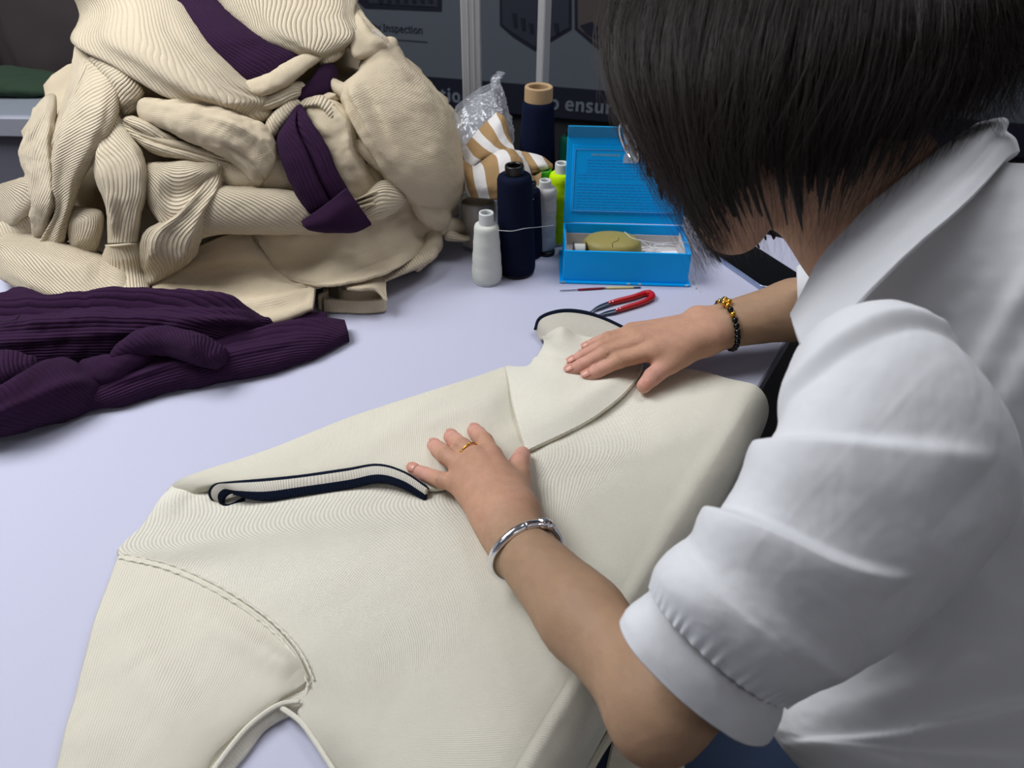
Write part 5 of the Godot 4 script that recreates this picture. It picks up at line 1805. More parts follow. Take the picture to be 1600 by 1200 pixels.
func build_striped():
	var t := thing("striped_fabric", "folded piece of tan and white striped knit lying on the tub beside the heap", "fabric", tp(770, 380))
	var stripe := tile(256, func(x, y):
		var w: bool = fposmod(x, 0.5) > 0.26
		var k: float = 0.96 + 0.04 * sin(TAU * y * 60.0)
		return Color(0.88, 0.87, 0.85) * k if w else Color(0.66, 0.54, 0.38) * k)
	var m := mat("striped_knit", Color(1, 1, 1), 0.95)
	m.albedo_texture = stripe
	m.uv1_scale = Vector3(1.0 / 0.090, 1.0 / 0.09, 1)
	m.metallic_specular = 0.2
	var z := 1.30
	var a := Mb.new()
	sheet(a, [
		[dp(776, 178, z + 0.06), dp(784, 182, z + 0.05), dp(790, 196, z + 0.05), dp(794, 212, z + 0.05)],
		[dp(750, 202, z + 0.04), dp(768, 214, z + 0.02), dp(784, 226, z + 0.02), dp(802, 234, z + 0.03)],
		[dp(732, 224, z + 0.03), dp(750, 234, z), dp(772, 240, z), dp(800, 250, z + 0.02)],
		[dp(721, 250, z + 0.02), dp(728, 262, z - 0.01), dp(748, 256, z), dp(776, 250, z + 0.02)]], 40, 40, 0.005, {"flip": true, "turn": 72.0, "lift": func(u, v, p): return 0.003 * wrinkle.get_noise_3dv(p * 20.0)})
	wpart("upper_fold", a, m, t)
	var b := Mb.new()
	sheet(b, [
		[dp(722, 252, z - 0.02), dp(742, 262, z - 0.01), dp(768, 244, z - 0.01), dp(792, 234, z + 0.0), dp(812, 238, z + 0.02)],
		[dp(724, 268, z - 0.035), dp(744, 270, z - 0.045), dp(772, 252, z - 0.05), dp(800, 246, z - 0.045), dp(824, 260, z - 0.02)],
		[dp(728, 290, z - 0.035), dp(746, 292, z - 0.055), dp(774, 286, z - 0.06), dp(804, 280, z - 0.055), dp(832, 286, z - 0.03)],
		[dp(734, 305, z - 0.025), dp(750, 308, z - 0.045), dp(776, 309, z - 0.05), dp(806, 304, z - 0.045), dp(838, 296, z - 0.025)]], 40, 70, 0.005, {"flip": true, "turn": 4.0, "lift": func(u, v, p): return 0.003 * wrinkle.get_noise_3dv(p * 20.0)})
	wpart("front_fold", b, m, t)
	var c := Mb.new()
	sheet(c, [
		[dp(800, 236, z + 0.03), dp(824, 240, z + 0.03), dp(846, 246, z + 0.03), dp(862, 258, z + 0.03)],
		[dp(806, 256, z + 0.0), dp(828, 256, z + 0.0), dp(848, 258, z + 0.0), dp(862, 262, z + 0.02)],
		[dp(814, 278, z + 0.01), dp(832, 270, z + 0.0), dp(848, 266, z + 0.01), dp(860, 266, z + 0.03)]], 24, 40, 0.005, {"flip": true, "turn": 20.0})
	wpart("side_fold", c, m, t)
	var d := Mb.new()
	sheet(d, [
		[dp(822, 270, z - 0.02), dp(834, 276, z - 0.01), dp(846, 270, z + 0.0)],
		[dp(828, 290, z - 0.04), dp(836, 292, z - 0.03), dp(842, 290, z - 0.02)],
		[dp(828, 312, z - 0.05), dp(834, 310, z - 0.05), dp(838, 300, z - 0.04)]], 20, 20, 0.004, {"flip": true, "turn": 30.0})
	wpart("hanging_end", d, m, t)

func build_bag():
	var t := thing("plastic_bag", "crumpled clear plastic bag standing behind the striped fabric, its top twisted to a point", "bag", tp(760, 345))
	var m := mat("film", Color(0.92, 0.94, 0.97, 0.14), 0.06)
	m.transparency = BaseMaterial3D.TRANSPARENCY_ALPHA
	m.metallic_specular = 0.8
	var z := 1.42
	for layer in 2:
		var mb := Mb.new()
		var st := []
		for q in [[696, 300, 800, 300, 0.05], [698, 250, 810, 250, 0.06], [694, 200, 814, 208, 0.06], [702, 166, 806, 176, 0.05], [724, 146, 800, 150, 0.035], [756, 128, 794, 134, 0.02], [776, 114, 788, 116, 0.006]]:
			st.append(cs(q[0] + layer * 6, q[1] + layer * 8, q[2] - layer * 14, q[3] + layer * 6, z, q[4] * (1.0 - 0.4 * layer)))
		var cr := FastNoiseLite.new()
		cr.seed = 20 + layer
		cr.noise_type = FastNoiseLite.TYPE_CELLULAR
		cr.cellular_return_type = FastNoiseLite.RETURN_DISTANCE2_SUB
		cr.frequency = 1.0
		loft(mb, st, 90, 110, {"flip": true, "cap1": "round", "cap0": "round", "disp": func(u, a, p): return 0.012 * cr.get_noise_3dv(p * 42.0) + 0.005 * cr.get_noise_3dv(p * 110.0)})
		wpart("film", mb, m, t)

func build_box():
	var A := tp(879, 441)
	var B := tp(1073, 446.5)
	var x := (B - A).normalized()
	var y := Vector3.UP
	var zb := x.cross(y).normalized()           # towards the eye
	if zb.dot(eye - A) < 0:
		zb = -zb
	var w := A.distance_to(B)
	var bs := Basis(x, y, zb)
	var dep := 0.104
	var ht := 0.054
	var t := thing("box", "open bright blue cardboard box with its lid standing up, holding sewing odds and ends", "box", A)
	var blue := mat("box_blue", Color(0.0, 0.69, 1.0), 0.36)
	var deep := mat("box_inside", Color(0.02, 0.42, 0.68), 0.45)
	blue.metallic_specular = 0.3
	var paper := mat("box_lining", Color(0.80, 0.78, 0.77), 0.8)
	var th := 0.003
	var o := x * (w / 2) - zb * (dep / 2)
	var base := Mb.new()
	base.box(o + y * 0.002, Vector3(w + 0.010, 0.0035, dep + 0.010), bs, 0.0008)
	part("base_board", base, blue, t)
	var bd := Mb.new()
	bd.box(x * (w / 2) + y * (ht / 2 + 0.003) - zb * (th / 2), Vector3(w, ht, th), bs, 0.0008)
	part("front_wall", bd, blue, t)
	for s in [0.0, 1.0]:
		var q := Mb.new()
		q.box(x * (w * s + (th / 2 if s == 0.0 else -th / 2)) + y * (ht / 2 + 0.003) - zb * (dep / 2), Vector3(th, ht, dep - th * 2), bs, 0.0008)
		part("side_wall", q, blue, t)
	var bk := Mb.new()
	bk.box(x * (w / 2) + y * (ht / 2 + 0.003) - zb * (dep - th / 2), Vector3(w, ht, th), bs, 0.0008)
	part("back_wall", bk, blue, t)
	var li := Mb.new()
	li.box(o + y * 0.012, Vector3(w - th * 2.4, 0.014, dep - th * 2.4), bs, 0.001)
	for s in [-1.0, 1.0]:
		li.box(o + x * s * (w / 2 - th * 1.5) + y * 0.026, Vector3(0.0012, 0.04, dep - th * 2.4), bs, 0.0003)
	li.box(o + y * 0.022 - zb * (dep / 2 - th * 1.6), Vector3(w - th * 2.4, 0.036, 0.0012), bs, 0.0003)
	part("lining", li, paper, t)
	# lid: leans back from the rear wall, with a raised panel and a closing flap
	var hinge := y * (ht + 0.004) - zb * (dep - 0.001)
	var lean := deg_to_rad(10.0)
	var lu := y * cos(lean) - zb * sin(lean)
	var ln := zb * cos(lean) + y * sin(lean)
	var lb := Basis(x, lu, ln)
	var lh := 0.140
	var lw := w - 0.004
	var lc := x * (w / 2)
	var lid := Mb.new()
	lid.box(hinge + lc + lu * (lh / 2) - ln * 0.002, Vector3(lw + 0.004, lh, 0.003), lb, 0.0008)
	var lo := part("lid", lid, blue, t)
	var panel := Mb.new()
	var prow := []
	for i in 2:
		prow.append([])
	panel.box(hinge + lc + lu * (lh * 0.515) + ln * 0.0002, Vector3(lw - 0.016, lh - 0.030, 0.0022), lb, 0.0009)
	part("lid_panel", panel, blue, lo)
	var edge := Mb.new()
	var ex := lw / 2 - 0.012
	for r in [[-ex, 0.020, ex, 0.020], [-ex, lh - 0.020, ex, lh - 0.020], [-ex, 0.020, -ex, lh - 0.020], [ex, 0.020, ex, lh - 0.020]]:
		tube(edge, [hinge + lc + x * r[0] + lu * r[1] + ln * 0.0014, hinge + lc + x * r[2] + lu * r[3] + ln * 0.0014], [0.0009, 0.0009], 6, 4)
	part("panel_border", edge, mat("box_border", Color(0.25, 0.62, 0.88), 0.3), lo)
	var flap := Mb.new()
	var fu := (lu * cos(0.55) + ln * sin(0.55)).normalized()
	var fn := (ln * cos(0.55) - lu * sin(0.55)).normalized()
	flap.box(hinge + lc + lu * lh + fu * 0.010, Vector3(lw + 0.004, 0.022, 0.0026), Basis(x, fu, fn), 0.0008)
	part("flap", flap, mat("box_flap", Color(0.0, 0.58, 0.80), 0.4), lo)
	# lines of small print, too fine to read, pressed into the panel
	var pr := mat("box_print", Color(0.0, 0.54, 0.86), 0.5)
	var r2 := RandomNumberGenerator.new()
	r2.seed = 4
	var txt := Mb.new()
	for row in 19:
		if row == 7:
			continue
		var xx := -ex + 0.006 + (0.014 if row < 5 else 0.0)
		var yy := lh * 0.74 - row * 0.0048
		while xx < ex - 0.012:
			var l := r2.randf_range(0.003, 0.011)
			txt.box(hinge + lc + x * (xx + l / 2) + lu * yy + ln * 0.0014, Vector3(l, 0.0014, 0.0004), lb, 0.0001)
			xx += l + r2.randf_range(0.0012, 0.003)
	var to := part("print", txt, pr, lo, "rows of tiny dark printed text")
	to.set_meta("kind", "stuff")
	var ttl := Mb.new()
	var xx2 := -ex + 0.026
	for l in [0.006, 0.003, 0.005, 0.004, 0.006, 0.003, 0.005, 0.005, 0.004, 0.006]:
		ttl.box(hinge + lc + x * (xx2 + l / 2) + lu * (lh * 0.80) + ln * 0.0014, Vector3(l * 0.85, 0.0034, 0.0004), lb, 0.0001)
		xx2 += l
	part("print_heading", ttl, mat("box_heading", Color(0.42, 0.68, 0.82), 0.4), lo, "pale heading line")
	# worn white corners
	var wear := Mb.new()
	for q in [[0.0, 0.505], [0.008, 0.49], [0.62, 0.503], [0.53, 0.503], [0.995, 0.50]]:
		wear.box(x * (w * q[0]) + y * 0.0030 + zb * (0.0046), Vector3(0.005, 0.0022, 0.0016), bs, 0.0004)
	part("worn_edge", wear, mat("bare_board", Color(0.82, 0.78, 0.70), 0.9), t, "bare worn spots on the lower edge")
	# magnet tab of clear tape on the lid
	var tape := Mb.new()
	var tp_pts := []
	for i in 2:
		var rr := []
		for j in 13:
			var a := PI * j / 12.0
			rr.append(A + hinge + lc + x * (0.002 - cos(a) * 0.0105) + lu * (lh * (0.76) + sin(a) * 0.013 * (1 - i) - 0.006 * i) + ln * 0.0022)
		tp_pts.append(rr)
	sheet(tape, [tp_pts[0], tp_pts[1]], 6, 24, 0.0012, {"flip": true})
	var tt := thing("clear_tab", "small rounded clear plastic tab stuck to the inside of the blue lid", "tab", A + hinge + lc + lu * lh * 0.77 + ln * 0.0022)
	var tm := mat("tab_plastic", Color(0.85, 0.93, 0.98, 0.45), 0.12)
	tm.transparency = BaseMaterial3D.TRANSPARENCY_ALPHA
	wpart("tab", tape, tm, tt)
	var hole := Mb.new()
	ring_band(hole, Vector3(0.001, 0.002, 0.0) + ln * 0.0008, ln, x, 0.003, 0.003, 0.0006, 20)
	part("slot", hole, mat("white_plastic", Color(0.82, 0.83, 0.82), 0.35), tt)
	# contents: an oval olive tin, a bobbin of white thread, tangled strands, needles
	var tin := thing("soap_cake", "olive green oval cake lying in the blue box", "soap", A + x * 0.080 - zb * 0.055 + y * 0.0125)
	var tn := Mb.new()
	var rr2 := []
	var tt2 := []
	for pf in [[0.02, 0.0], [0.88, 0.0], [0.97, 0.004], [1.0, 0.014], [0.985, 0.026], [0.94, 0.034], [0.84, 0.040], [0.6, 0.043], [0.02, 0.044]]:
		var row := PackedVector3Array()
		var ur := PackedVector2Array()
		for j in 49:
			var a := TAU * (j % 48) / 48
			row.append(bs * Vector3(cos(a) * 0.050 * pf[0], pf[1], sin(a) * 0.036 * pf[0]))
			ur.append(Vector2(j, pf[1]))
		rr2.append(row)
		tt2.append(ur)
	tn.rows(rr2, tt2, true, false)
	part("body", tn, mat("olive_tin", Color(0.60, 0.55, 0.28), 0.5), tin)
	var crack := Mb.new()
	tube(crack, [bs * Vector3(-0.002, 0.041, 0.030), bs * Vector3(-0.001, 0.043, 0.020), bs * Vector3(0.008, 0.0435, 0.012), bs * Vector3(0.010, 0.0435, 0.0)], [0.0004, 0.0005, 0.0004], 5, 24)
	part("loose_thread", crack, mat("dark_thread", Color(0.05, 0.05, 0.07), 0.8), tin, "dark thread lying over the top")
	var bob := thing("bobbin", "bobbin of white thread standing in the left end of the blue box", "bobbin", A + x * 0.026 - zb * 0.040 + y * 0.026)
	var bl := Basis(x, -y, -zb) * Basis(Vector3(0, 0, 1), PI / 2)
	var bm := Mb.new()
	lathe(bm, y * 0.013 - x * 0.0095, [[0.0002, 0.0], [0.0098, 0.0], [0.0098, 0.019], [0.0002, 0.019]], 28, Basis(y, x, -zb))
	part("wound_thread", bm, thread_mat("white_thread", Color(0.86, 0.87, 0.83)), bob)
	for s in [-0.0105, 0.0095]:
		var fl := Mb.new()
		lathe(fl, y * 0.013 + x * s, [[0.0002, 0.0], [0.0125, 0.0], [0.0128, 0.0006], [0.0125, 0.0012], [0.0002, 0.0012]], 28, Basis(y, x, -zb))
		part("flange", fl, mat("navy_plastic", Color(0.08, 0.10, 0.18), 0.4), bob)
	var rt := RandomNumberGenerator.new()
	rt.seed = 8
	var tg := thing("thread_tangle", "tangle of white thread lying in the right half of the blue box", "thread", A + x * 0.150 - zb * 0.05 + y * 0.02)
	for k in 9:
		var q := []
		for i in 6:
			q.append(x * (rt.randf_range(-0.045, 0.03) + 0.006 * i) + y * rt.randf_range(0.003, 0.022) + zb * rt.randf_range(-0.03, 0.03))
		var m := Mb.new()
		tube(m, q, [0.0006, 0.0006], 5, 40)
		part("strand", m, white_of(), tg)
	var str := Mb.new()
	tube(str, [A + x * 0.098 - zb * 0.05 + y * 0.068, A + x * 0.112 - zb * 0.03 + y * 0.066, A + x * 0.15 - zb * 0.022 + y * 0.064, A + x * 0.19 - zb * 0.03 + y * 0.062, A + x * 0.203 - zb * 0.03 + y * 0.058, A + x * 0.212 - zb * 0.02 + y * 0.03, A + x * 0.218 - zb * 0.005 + y * 0.003, A + x * 0.213 + zb * 0.012 + y * 0.002], [0.0006, 0.0006], 5, 60)
	tube(str, [A + x * 0.194 - zb * 0.03 + y * 0.062, A + x * 0.21 - zb * 0.05 + y * 0.04, A + x * 0.222 - zb * 0.04 + y * 0.004, A + x * 0.214 - zb * 0.01 + y * 0.002, A + x * 0.220 + zb * 0.02 + y * 0.002], [0.0005, 0.0005], 5, 50)
	var so := thing("thread", "loose white threads trailing over the right end of the blue box onto the table", "thread", A + x * 0.21)
	wpart("strand", str, white_of(), so)
	var bob2 := thing("paper_slip", "small white paper slip lying in the right end of the blue box", "paper", A + x * 0.175 - zb * 0.03 + y * 0.0195)
	var ps := Mb.new()
	ps.box(y * 0.010, Vector3(0.030, 0.020, 0.03), bs * Basis(Vector3(0, 1, 0), 0.2), 0.002)
	part("folded_slip", ps, mat("white_paper", Color(0.9, 0.9, 0.9), 0.7), bob2)
	var nd := Mb.new()
	nd.box(x * -0.012 + y * 0.0215 + zb * 0.004, Vector3(0.010, 0.001, 0.004), bs, 0.0003)
	part("blue_mark", nd, mat("blue_ink", Color(0.25, 0.35, 0.6), 0.5), bob2)

func white_of() -> StandardMaterial3D:
	return mat("white_strand", Color(0.85, 0.85, 0.84), 0.6)

func build_small():
	# phone
	var p := [tp(1107, 389, 0.008), tp(1166, 376, 0.008), tp(1256, 431, 0.008), tp(1195, 452, 0.008)]
	var c: Vector3 = (p[0] + p[1] + p[2] + p[3]) * 0.25
	var ax: Vector3 = ((p[3] + p[2]) - (p[0] + p[1])).normalized()
	var ay := Vector3.UP.cross(ax).normalized()
	var hl: float = ((p[3] + p[2]) - (p[0] + p[1])).length() / 4.0
	var hw: float = absf(((p[1] + p[2]) - (p[0] + p[3])).dot(ay)) / 4.0
	var ph := thing("phone", "dark screened smartphone with a silver blue edge lying face up beyond the far forearm", "phone", Vector3(c.x, TOP, c.z))
	var outline := func(l: float, w: float, r: float) -> PackedVector3Array:
		var o := PackedVector3Array()
		for k in 4:
			var cx: float = (l - r) * [1, -1, -1, 1][k]
			var cy: float = (w - r) * [1, 1, -1, -1][k]
			for i in 9:
				var a := PI / 2 * k + PI / 2 * i / 8.0
				o.append(ax * (cx + cos(a) * r) + ay * (cy + sin(a) * r))
		o.append(o[0])
		return o
	var edge := Mb.new()
	var rows := []
	var uvs := []
	for q in [[0.3, 0.0], [0.985, 0.0], [0.997, 0.001], [1.0, 0.003], [1.0, 0.006], [0.993, 0.0078], [0.98, 0.0082]]:
		var row: PackedVector3Array = outline.call(hl * q[0] if q[0] < 0.9 else hl - (1.0 - q[0]) * 0.06, hw * q[0] if q[0] < 0.9 else hw - (1.0 - q[0]) * 0.06, 0.010 if q[0] > 0.9 else 0.003)
		var ur := PackedVector2Array()
		for i in row.size():
			row[i].y += q[1]
			ur.append(Vector2(i, q[1]))
		rows.append(row)
		uvs.append(ur)
	edge.rows(rows, uvs, true, false)
	part("case", edge, mat("phone_metal", Color(0.62, 0.67, 0.76), 0.28, 0.85), ph)
	var scr := Mb.new()
	var rs := []
	var us := []
	for q in [[1.0, 0.0080], [0.995, 0.0086], [0.5, 0.0087], [0.02, 0.0087]]:
		var row: PackedVector3Array = outline.call((hl - 0.0022) * q[0], (hw - 0.0022) * q[0], 0.009 * q[0])
		var ur := PackedVector2Array()
		for i in row.size():
			row[i].y += q[1]
			ur.append(Vector2(i, q[1]))
		rs.append(row)
		us.append(ur)
	scr.rows(rs, us, true, false)
	part("screen", scr, mat("phone_screen", Color(0.008, 0.009, 0.014), 0.12), ph, "black switched off screen")
	# thread snips: two red arms joined at the end, two blades
	var sn := thing("thread_snips", "red handled thread snips lying open behind the sweater's far cuff", "snips", tp(980, 472))
	var red := mat("red_enamel", Color(0.72, 0.06, 0.09), 0.28)
	var steel := mat("blade_steel", Color(0.35, 0.38, 0.42), 0.3, 0.9)
	var h := 0.005
	var arm1 := [tp(950, 474, h), tp(966, 470, h), tp(990, 464, h), tp(1006, 458.5, h), tp(1016, 457.5, h)]
	var arm2 := [tp(962, 486, h), tp(980, 480, h), tp(1000, 474, h), tp(1014, 468, h), tp(1019, 462, h)]
	for a in [arm1, arm2]:
		var m := Mb.new()
		tube(m, a, [0.0030, 0.0040, 0.0042, 0.0044, 0.0048], 10, 30, 1.1)
		part("handle", shifted(m, -sn.position), red, sn)
	var joint := Mb.new()
	tube(joint, [tp(1010, 458, h), tp(1017, 459, h), tp(1019, 464, h), tp(1014, 468, h)], [0.0045, 0.0052, 0.0052, 0.0045], 10, 20)
	part("spring_end", shifted(joint, -sn.position), red, sn)
	for q in [[tp(952, 473.5, h), tp(936, 480, 0.004), tp(921, 488, 0.003)], [tp(964, 485, h), tp(948, 489, 0.004), tp(930, 494, 0.003)]]:
		var m := Mb.new()
		tube(m, q, [0.0044, 0.0042, 0.0006], 8, 20, 0.45)
		part("blade", shifted(m, -sn.position), steel, sn)
	for q in [[953, 472.5], [958, 471], [964, 483.5], [969, 482]]:
		var m := Mb.new()
		lathe(m, tp(q[0], q[1], 0.0082) - sn.position, [[0.0012, 0.0], [0.0011, 0.0006], [0.0002, 0.0009]], 10)
		part("rivet", m, mat("silver", Color(0.93, 0.93, 0.95), 0.14, 1.0), sn)
	# latch hook
	var hk := thing("latch_hook", "thin hook tool, dark red and cream, lying in front of the blue box", "hook", tp(940, 451))
	for q in [[[875, 454, 905, 452.5], 0.0007, steel, "needle"], [[903, 452.6, 943, 450.2], 0.0017, mat("maroon_plastic", Color(0.50, 0.10, 0.16), 0.4), "handle"], [[943, 450.2, 949, 450], 0.0010, steel, "ferrule"], [[947, 450, 990, 449], 0.0018, mat("cream_plastic", Color(0.80, 0.76, 0.52), 0.4), "handle"], [[989, 449.2, 1001, 449], 0.0012, steel, "tip"]]:
		var m := Mb.new()
		tube(m, [tp(q[0][0], q[0][1], 0.002), tp(q[0][2], q[0][3], 0.002)], [q[1], q[1] * 1.1, q[1]], 8, 8)
		part(q[3], shifted(m, -hk.position), q[2], hk)
# ---------- behind the table ----------
func wall_hit(x, y, off := 0.0) -> Vector3:      # where a sight line meets the back wall
	var n := Basis(wall_dir, Vector3.UP, wall_dir.cross(Vector3.UP).normalized()).z
	if n.dot(eye - wall_at) < 0:
		n = -n
	var d := ray(x, y)
	return eye + d * ((wall_at + n * off - eye).dot(n) / d.dot(n))

func wall_sheet(called: String, pts: Array, m: Material, parent: Node3D, off: float, label := ""):
	# a flat printed area with straight edges, as a thin raised plate
	var mb := Mb.new()
	var n := Basis(wall_dir, Vector3.UP, wall_dir.cross(Vector3.UP).normalized()).z
	if n.dot(eye - wall_at) < 0:
		n = -n
	var flat2 := PackedVector2Array()
	var p3 := []
	for q in pts:
		var p: Vector3 = wall_hit(q[0], q[1], off) if q is Array else q
		p3.append(p)
		flat2.append(Vector2((p - wall_at).dot(wall_dir), p.y))
	for i in Geometry2D.triangulate_polygon(flat2):
		mb.v.append(p3[i])
		mb.uv.append(flat2[i])
		mb.ix.append(mb.v.size() - 1)
	for k in p3.size():
		var a: Vector3 = p3[k]
		var b: Vector3 = p3[(k + 1) % p3.size()]
		mb.quad(a, b, b - n * 0.004, a - n * 0.004)
	mb.shift(-parent.position)
	return part(called, mb, m, parent, label)

func wp(s: float, y: float, off: float) -> Vector3:
	var n := Basis(wall_dir, Vector3.UP, wall_dir.cross(Vector3.UP).normalized()).z
	if n.dot(eye - wall_at) < 0:
		n = -n
	return wall_at + wall_dir * s + Vector3(0, y, 0) + n * off

func lettering(text: String, at: Vector3, size: float, m: Material, parent: Node3D, bold := true):
	var f := SystemFont.new()
	f.font_names = PackedStringArray(["Droid Sans"])
	f.font_weight = 700 if bold else 400
	var tm := TextMesh.new()
	tm.text = text
	tm.font = f
	tm.font_size = 64
	tm.pixel_size = size / 64.0
	tm.depth = 0.003
	tm.horizontal_alignment = HORIZONTAL_ALIGNMENT_LEFT
	var o := MeshInstance3D.new()
	o.name = "lettering"
	o.mesh = tm
	o.material_override = m
	parent.add_child(o, true)
	var n := wall_dir.cross(Vector3.UP).normalized()
	if n.dot(eye - wall_at) < 0:
		n = -n
	o.transform = Transform3D(Basis(wall_dir, Vector3.UP, n), at - parent.position)

func build_background():
	var poster := thing("wall_poster", "large grey printed wall board with dark hexagon pictures and a navy text band", "poster", wall_hit(800, 60))
	var face := mat("poster_grey", Color(0.33, 0.355, 0.39), 0.6)
	var navy := mat("poster_navy", Color(0.07, 0.085, 0.15), 0.5)
	var pic := mat("poster_picture", Color(0.16, 0.18, 0.23), 0.5)
	var band_y := wall_hit(803, 129).y
	var low_y := wall_hit(960, 190).y
	wall_sheet("board", [wp(-1.35, 2.3, 0.01), wp(2.2, 2.3, 0.01), wp(2.2, band_y, 0.01), wp(-1.35, band_y, 0.01)], face, poster, 0.01)
	wall_sheet("text_band", [wp(-1.35, band_y, 0.011), wp(2.2, band_y, 0.011), wp(2.2, low_y, 0.011), wp(-1.35, low_y, 0.011)], navy, poster, 0.011, "navy band along the foot of the board")
	# picture panels
	wall_sheet("picture", [[556, -60], [556, 0], [570, 13], [690, 18], [690, -60]], navy, poster, 0.013, "dark picture strip above the heading")
	wall_sheet("picture", [[568, -60], [576, 5], [684, 11], [684, -60]], pic, poster, 0.016)
	wall_sheet("picture", [[780, -60], [781, 40], [800, 57], [836, 80], [893, 46], [893, -60]], navy, poster, 0.013, "hexagon picture with a navy outline")
	wall_sheet("picture", [[784, -60], [785, 38], [800, 50], [836, 73], [889, 43], [889, -60]], pic, poster, 0.016)
	wall_sheet("picture", [[897, -60], [898, 46], [940, 82], [1000, 100], [1060, 60], [1060, -60]], navy, poster, 0.013, "second hexagon picture behind the hair")
	wall_sheet("picture", [[902, -60], [903, 44], [942, 76], [1000, 92], [1056, 56], [1056, -60]], mat("poster_picture_warm", Color(0.30, 0.27, 0.26), 0.5), poster, 0.016)
	wall_sheet("picture", [[1520, -60], [1530, 10], [1600, 24], [1640, 26], [1640, -60]], mat("poster_blue", Color(0.08, 0.11, 0.30), 0.5), poster, 0.014)
	wall_sheet("figure", [[906, 40], [925, 34], [934, 42], [936, 66], [915, 52]], navy, poster, 0.019)
	for k in 6:
		wall_sheet("figure", [[800 + k * 13, 20 + (k % 3) * 8], [807 + k * 13, 21 + (k % 3) * 8], [808 + k * 13, 44 + k * 4 - (k / 4) * 12], [803 + k * 13, 44 + k * 4 - (k / 4) * 12]], navy, poster, 0.019)
	for k in 7:
		wall_sheet("figure", [[590 + k * 13, -10], [597 + k * 13, -10], [598 + k * 13, 5], [592 + k * 13, 4.5]], navy, poster, 0.019)
	var ink := mat("poster_ink", Color(0.16, 0.18, 0.22), 0.6)
	var px_m := wall_hit(660, 48).distance_to(wall_hit(661, 48))
	lettering("Quality Inspection", wall_hit(552, 40, 0.013), px_m * 13.4, ink, poster, false)
	wall_sheet("text_line", [[600, 60], [668, 65], [668, 67], [600, 62]], ink, poster, 0.012)
	lettering("to ensure quality", wall_hit(848, 160, 0.014), px_m * 26.0, mat("poster_letters", Color(0.40, 0.43, 0.47), 0.6), poster)
	lettering("inspection", wall_hit(610, 142, 0.014), px_m * 26.0, mat("poster_letters", Color(0.40, 0.43, 0.47), 0.6), poster)
	# aluminium uprights at the far edge of the table
	var alu := mat("aluminium", Color(0.78, 0.79, 0.80), 0.42, 0.55)
	var b := Basis(e2, Vector3.UP, e2.cross(Vector3.UP).normalized())
	var p1 := tc + e2 * 0.735 + e1 * 0.024
	var zz := (p1 - eye).dot(-cam_basis.z)
	for k in 2:
		var at := dp(738.5, 150, 1.66) if k == 0 else dp(847, 140, 1.55)
		at.y = 0
		var s := 0.040 if k == 0 else 0.019
		var t := thing("upright", "wide grey grooved aluminium post rising behind the plastic bag" if k == 0 else "narrow pale metal post rising behind the big navy yarn cone", "post", at)
		var pb := b if k == 0 else Basis(Vector3.UP, deg_to_rad(40.0))
		var m := Mb.new()
		m.box(Vector3(0, 1.33, 0), Vector3(s, 2.62, s * (1.0 if k == 0 else 1.1)), pb if k == 1 else Basis(), 0.002)
		part("profile", m, alu, t)
		if k == 0:
			for q in [-0.006, 0.006]:
				var g := Mb.new()
				g.box(Vector3(q, 1.33, s / 2 + 0.0006), Vector3(0.0025, 2.62, 0.003), Basis(), 0.0006)
				part("ridge", g, alu, t)
		var f := Mb.new()
		f.box(Vector3(0, 0.01, 0), Vector3(s * 2.2, 0.02, s * 2.2), Basis(), 0.003)
		part("foot_plate", f, alu, t)
	# another work counter with a green garment and dark clothes at the far left
	var ct := thing("counter", "dark grey counter behind the heap at the far left", "counter", Vector3(-1.75, 0, -2.05))
	var top := Mb.new()
	top.box(Vector3(0, 0.738, 0), Vector3(1.7, 0.02, 0.30), Basis(), 0.003)
	part("counter_top", top, mat("counter_top", Color(0.50, 0.53, 0.56), 0.5), ct)
	var lip := Mb.new()
	lip.box(Vector3(0, 0.722, 0.155), Vector3(1.7, 0.05, 0.015), Basis(), 0.004)
	part("front_lip", lip, mat("counter_lip", Color(0.60, 0.61, 0.65), 0.5), ct)
	var pn := Mb.new()
	pn.box(Vector3(0, 0.35, 0.13), Vector3(1.68, 0.70, 0.02), Basis(), 0.003)
	part("front_panel", pn, mat("counter_panel", Color(0.42, 0.42, 0.47), 0.6), ct)
	for s in [-0.8, 0.8]:
		var lg := Mb.new()
		lg.box(Vector3(s, 0.364, -0.02), Vector3(0.04, 0.728, 0.24), Basis(), 0.003)
		part("side_panel", lg, mat("counter_panel", Color(0.42, 0.42, 0.47), 0.6), ct)
	var gg := thing("folded_garment", "dark green garment heaped on the counter at the far left", "garment", Vector3(-1.44, 0.75, -2.1))
	var gm := Mb.new()
	loft(gm, [[Vector3(-0.30, 0.0, 0.03), Vector3(-0.30, 0.0, -0.06), Vector3(0, 0.012, 0)], [Vector3(-0.12, 0.012, 0.07), Vector3(-0.12, 0.012, -0.08), Vector3(0, 0.018, 0)], [Vector3(0.02, 0.022, 0.08), Vector3(0.02, 0.022, -0.09), Vector3(0, 0.03, 0)], [Vector3(0.14, 0.018, 0.08), Vector3(0.14, 0.018, -0.09), Vector3(0, 0.024, 0)], [Vector3(0.26, 0.008, 0.06), Vector3(0.26, 0.008, -0.07), Vector3(0, 0.012, 0)]], 50, 50, {"noise": 0.008, "freq": 12.0, "flip": false})
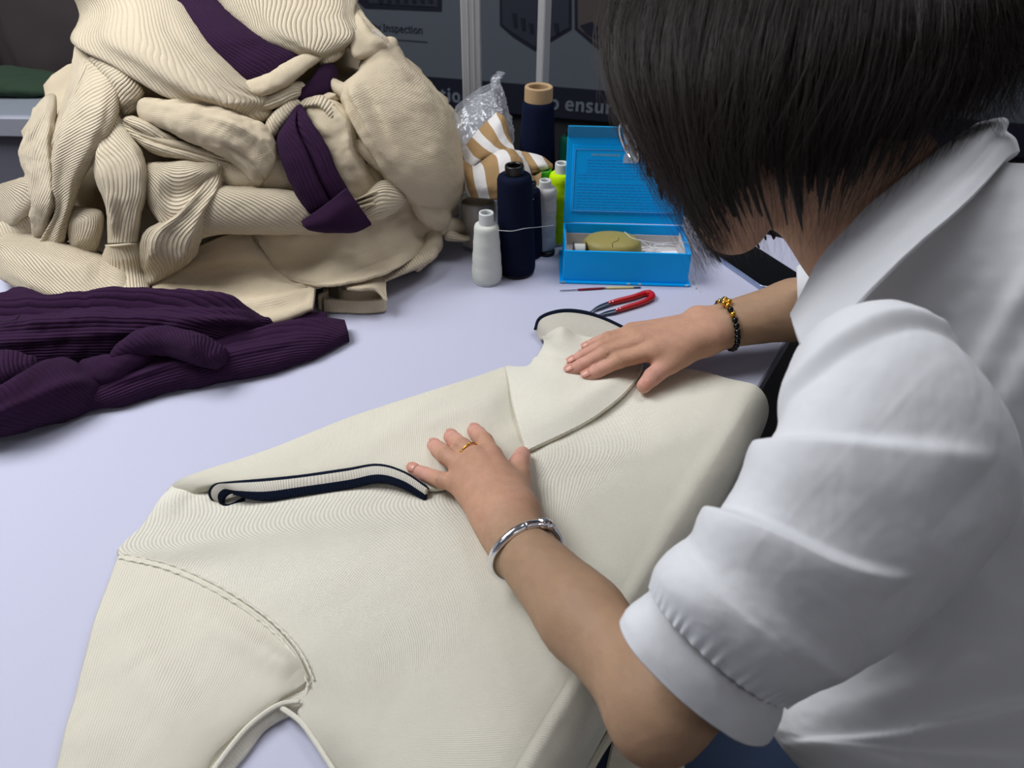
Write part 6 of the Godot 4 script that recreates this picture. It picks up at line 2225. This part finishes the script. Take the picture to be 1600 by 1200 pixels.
	part("body", gm, mat("green_cloth", Color(0.13, 0.21, 0.14), 0.95), gg)
	for q in [["dark navy coat hanging at the very left edge behind the green garment", Vector3(-1.72, 0, -2.36), 0.14, Color(0.09, 0.11, 0.16)], ["dark brown coat hanging between the navy coat and the heap", Vector3(-1.40, 0, -2.48), 0.22, Color(0.24, 0.21, 0.21)]]:
		var c := thing("hanging_coat", q[0], "coat", q[1])
		var m := Mb.new()
		loft(m, [[Vector3(-q[2] * 0.8, 0.12, 0), Vector3(q[2] * 1.5, 0.12, 0), Vector3(0, 0, 0.05)], [Vector3(-q[2] * 0.9, 0.5, 0), Vector3(q[2] * 1.3, 0.5, 0), Vector3(0, 0, 0.06)], [Vector3(-q[2], 1.0, 0), Vector3(q[2] * 1.05, 1.0, 0), Vector3(0, 0, 0.07)], [Vector3(-q[2], 1.4, 0), Vector3(q[2] * 0.85, 1.4, 0), Vector3(0, 0, 0.07)], [Vector3(-q[2] * 0.3, 1.62, 0), Vector3(q[2] * 0.3, 1.62, 0), Vector3(0, 0, 0.04)]], 60, 60, {"noise": 0.012, "freq": 6.0, "folds": [[70, 14, 0.02, 0.0, 0.9], [110, 14, 0.02, 0.0, 0.9]]})
		part("body", m, mat("coat_" + str(q[2]), q[3], 0.9), c)
		var hk := Mb.new()
		tube(hk, [Vector3(0, 1.6, 0), Vector3(0, 1.72, 0), Vector3(0.02, 1.76, 0), Vector3(0.03, 1.73, 0)], [0.003, 0.003], 6)
		part("hanger_hook", hk, alu, c)
	var rail := thing("clothes_rail", "steel clothes rail carrying the dark coats at the far left", "rail", Vector3(-1.6, 0, -2.42))
	var rb := Mb.new()
	tube(rb, [Vector3(-0.5, 1.745, 0.1), Vector3(0.5, 1.745, -0.1)], [0.01, 0.01], 8)
	part("bar", rb, alu, rail)
	for s in [-0.5, 0.5]:
		var lg := Mb.new()
		tube(lg, [Vector3(s, 0.0, -s * 0.2), Vector3(s, 1.745, -s * 0.2)], [0.012, 0.012], 8)
		part("post", lg, alu, rail)
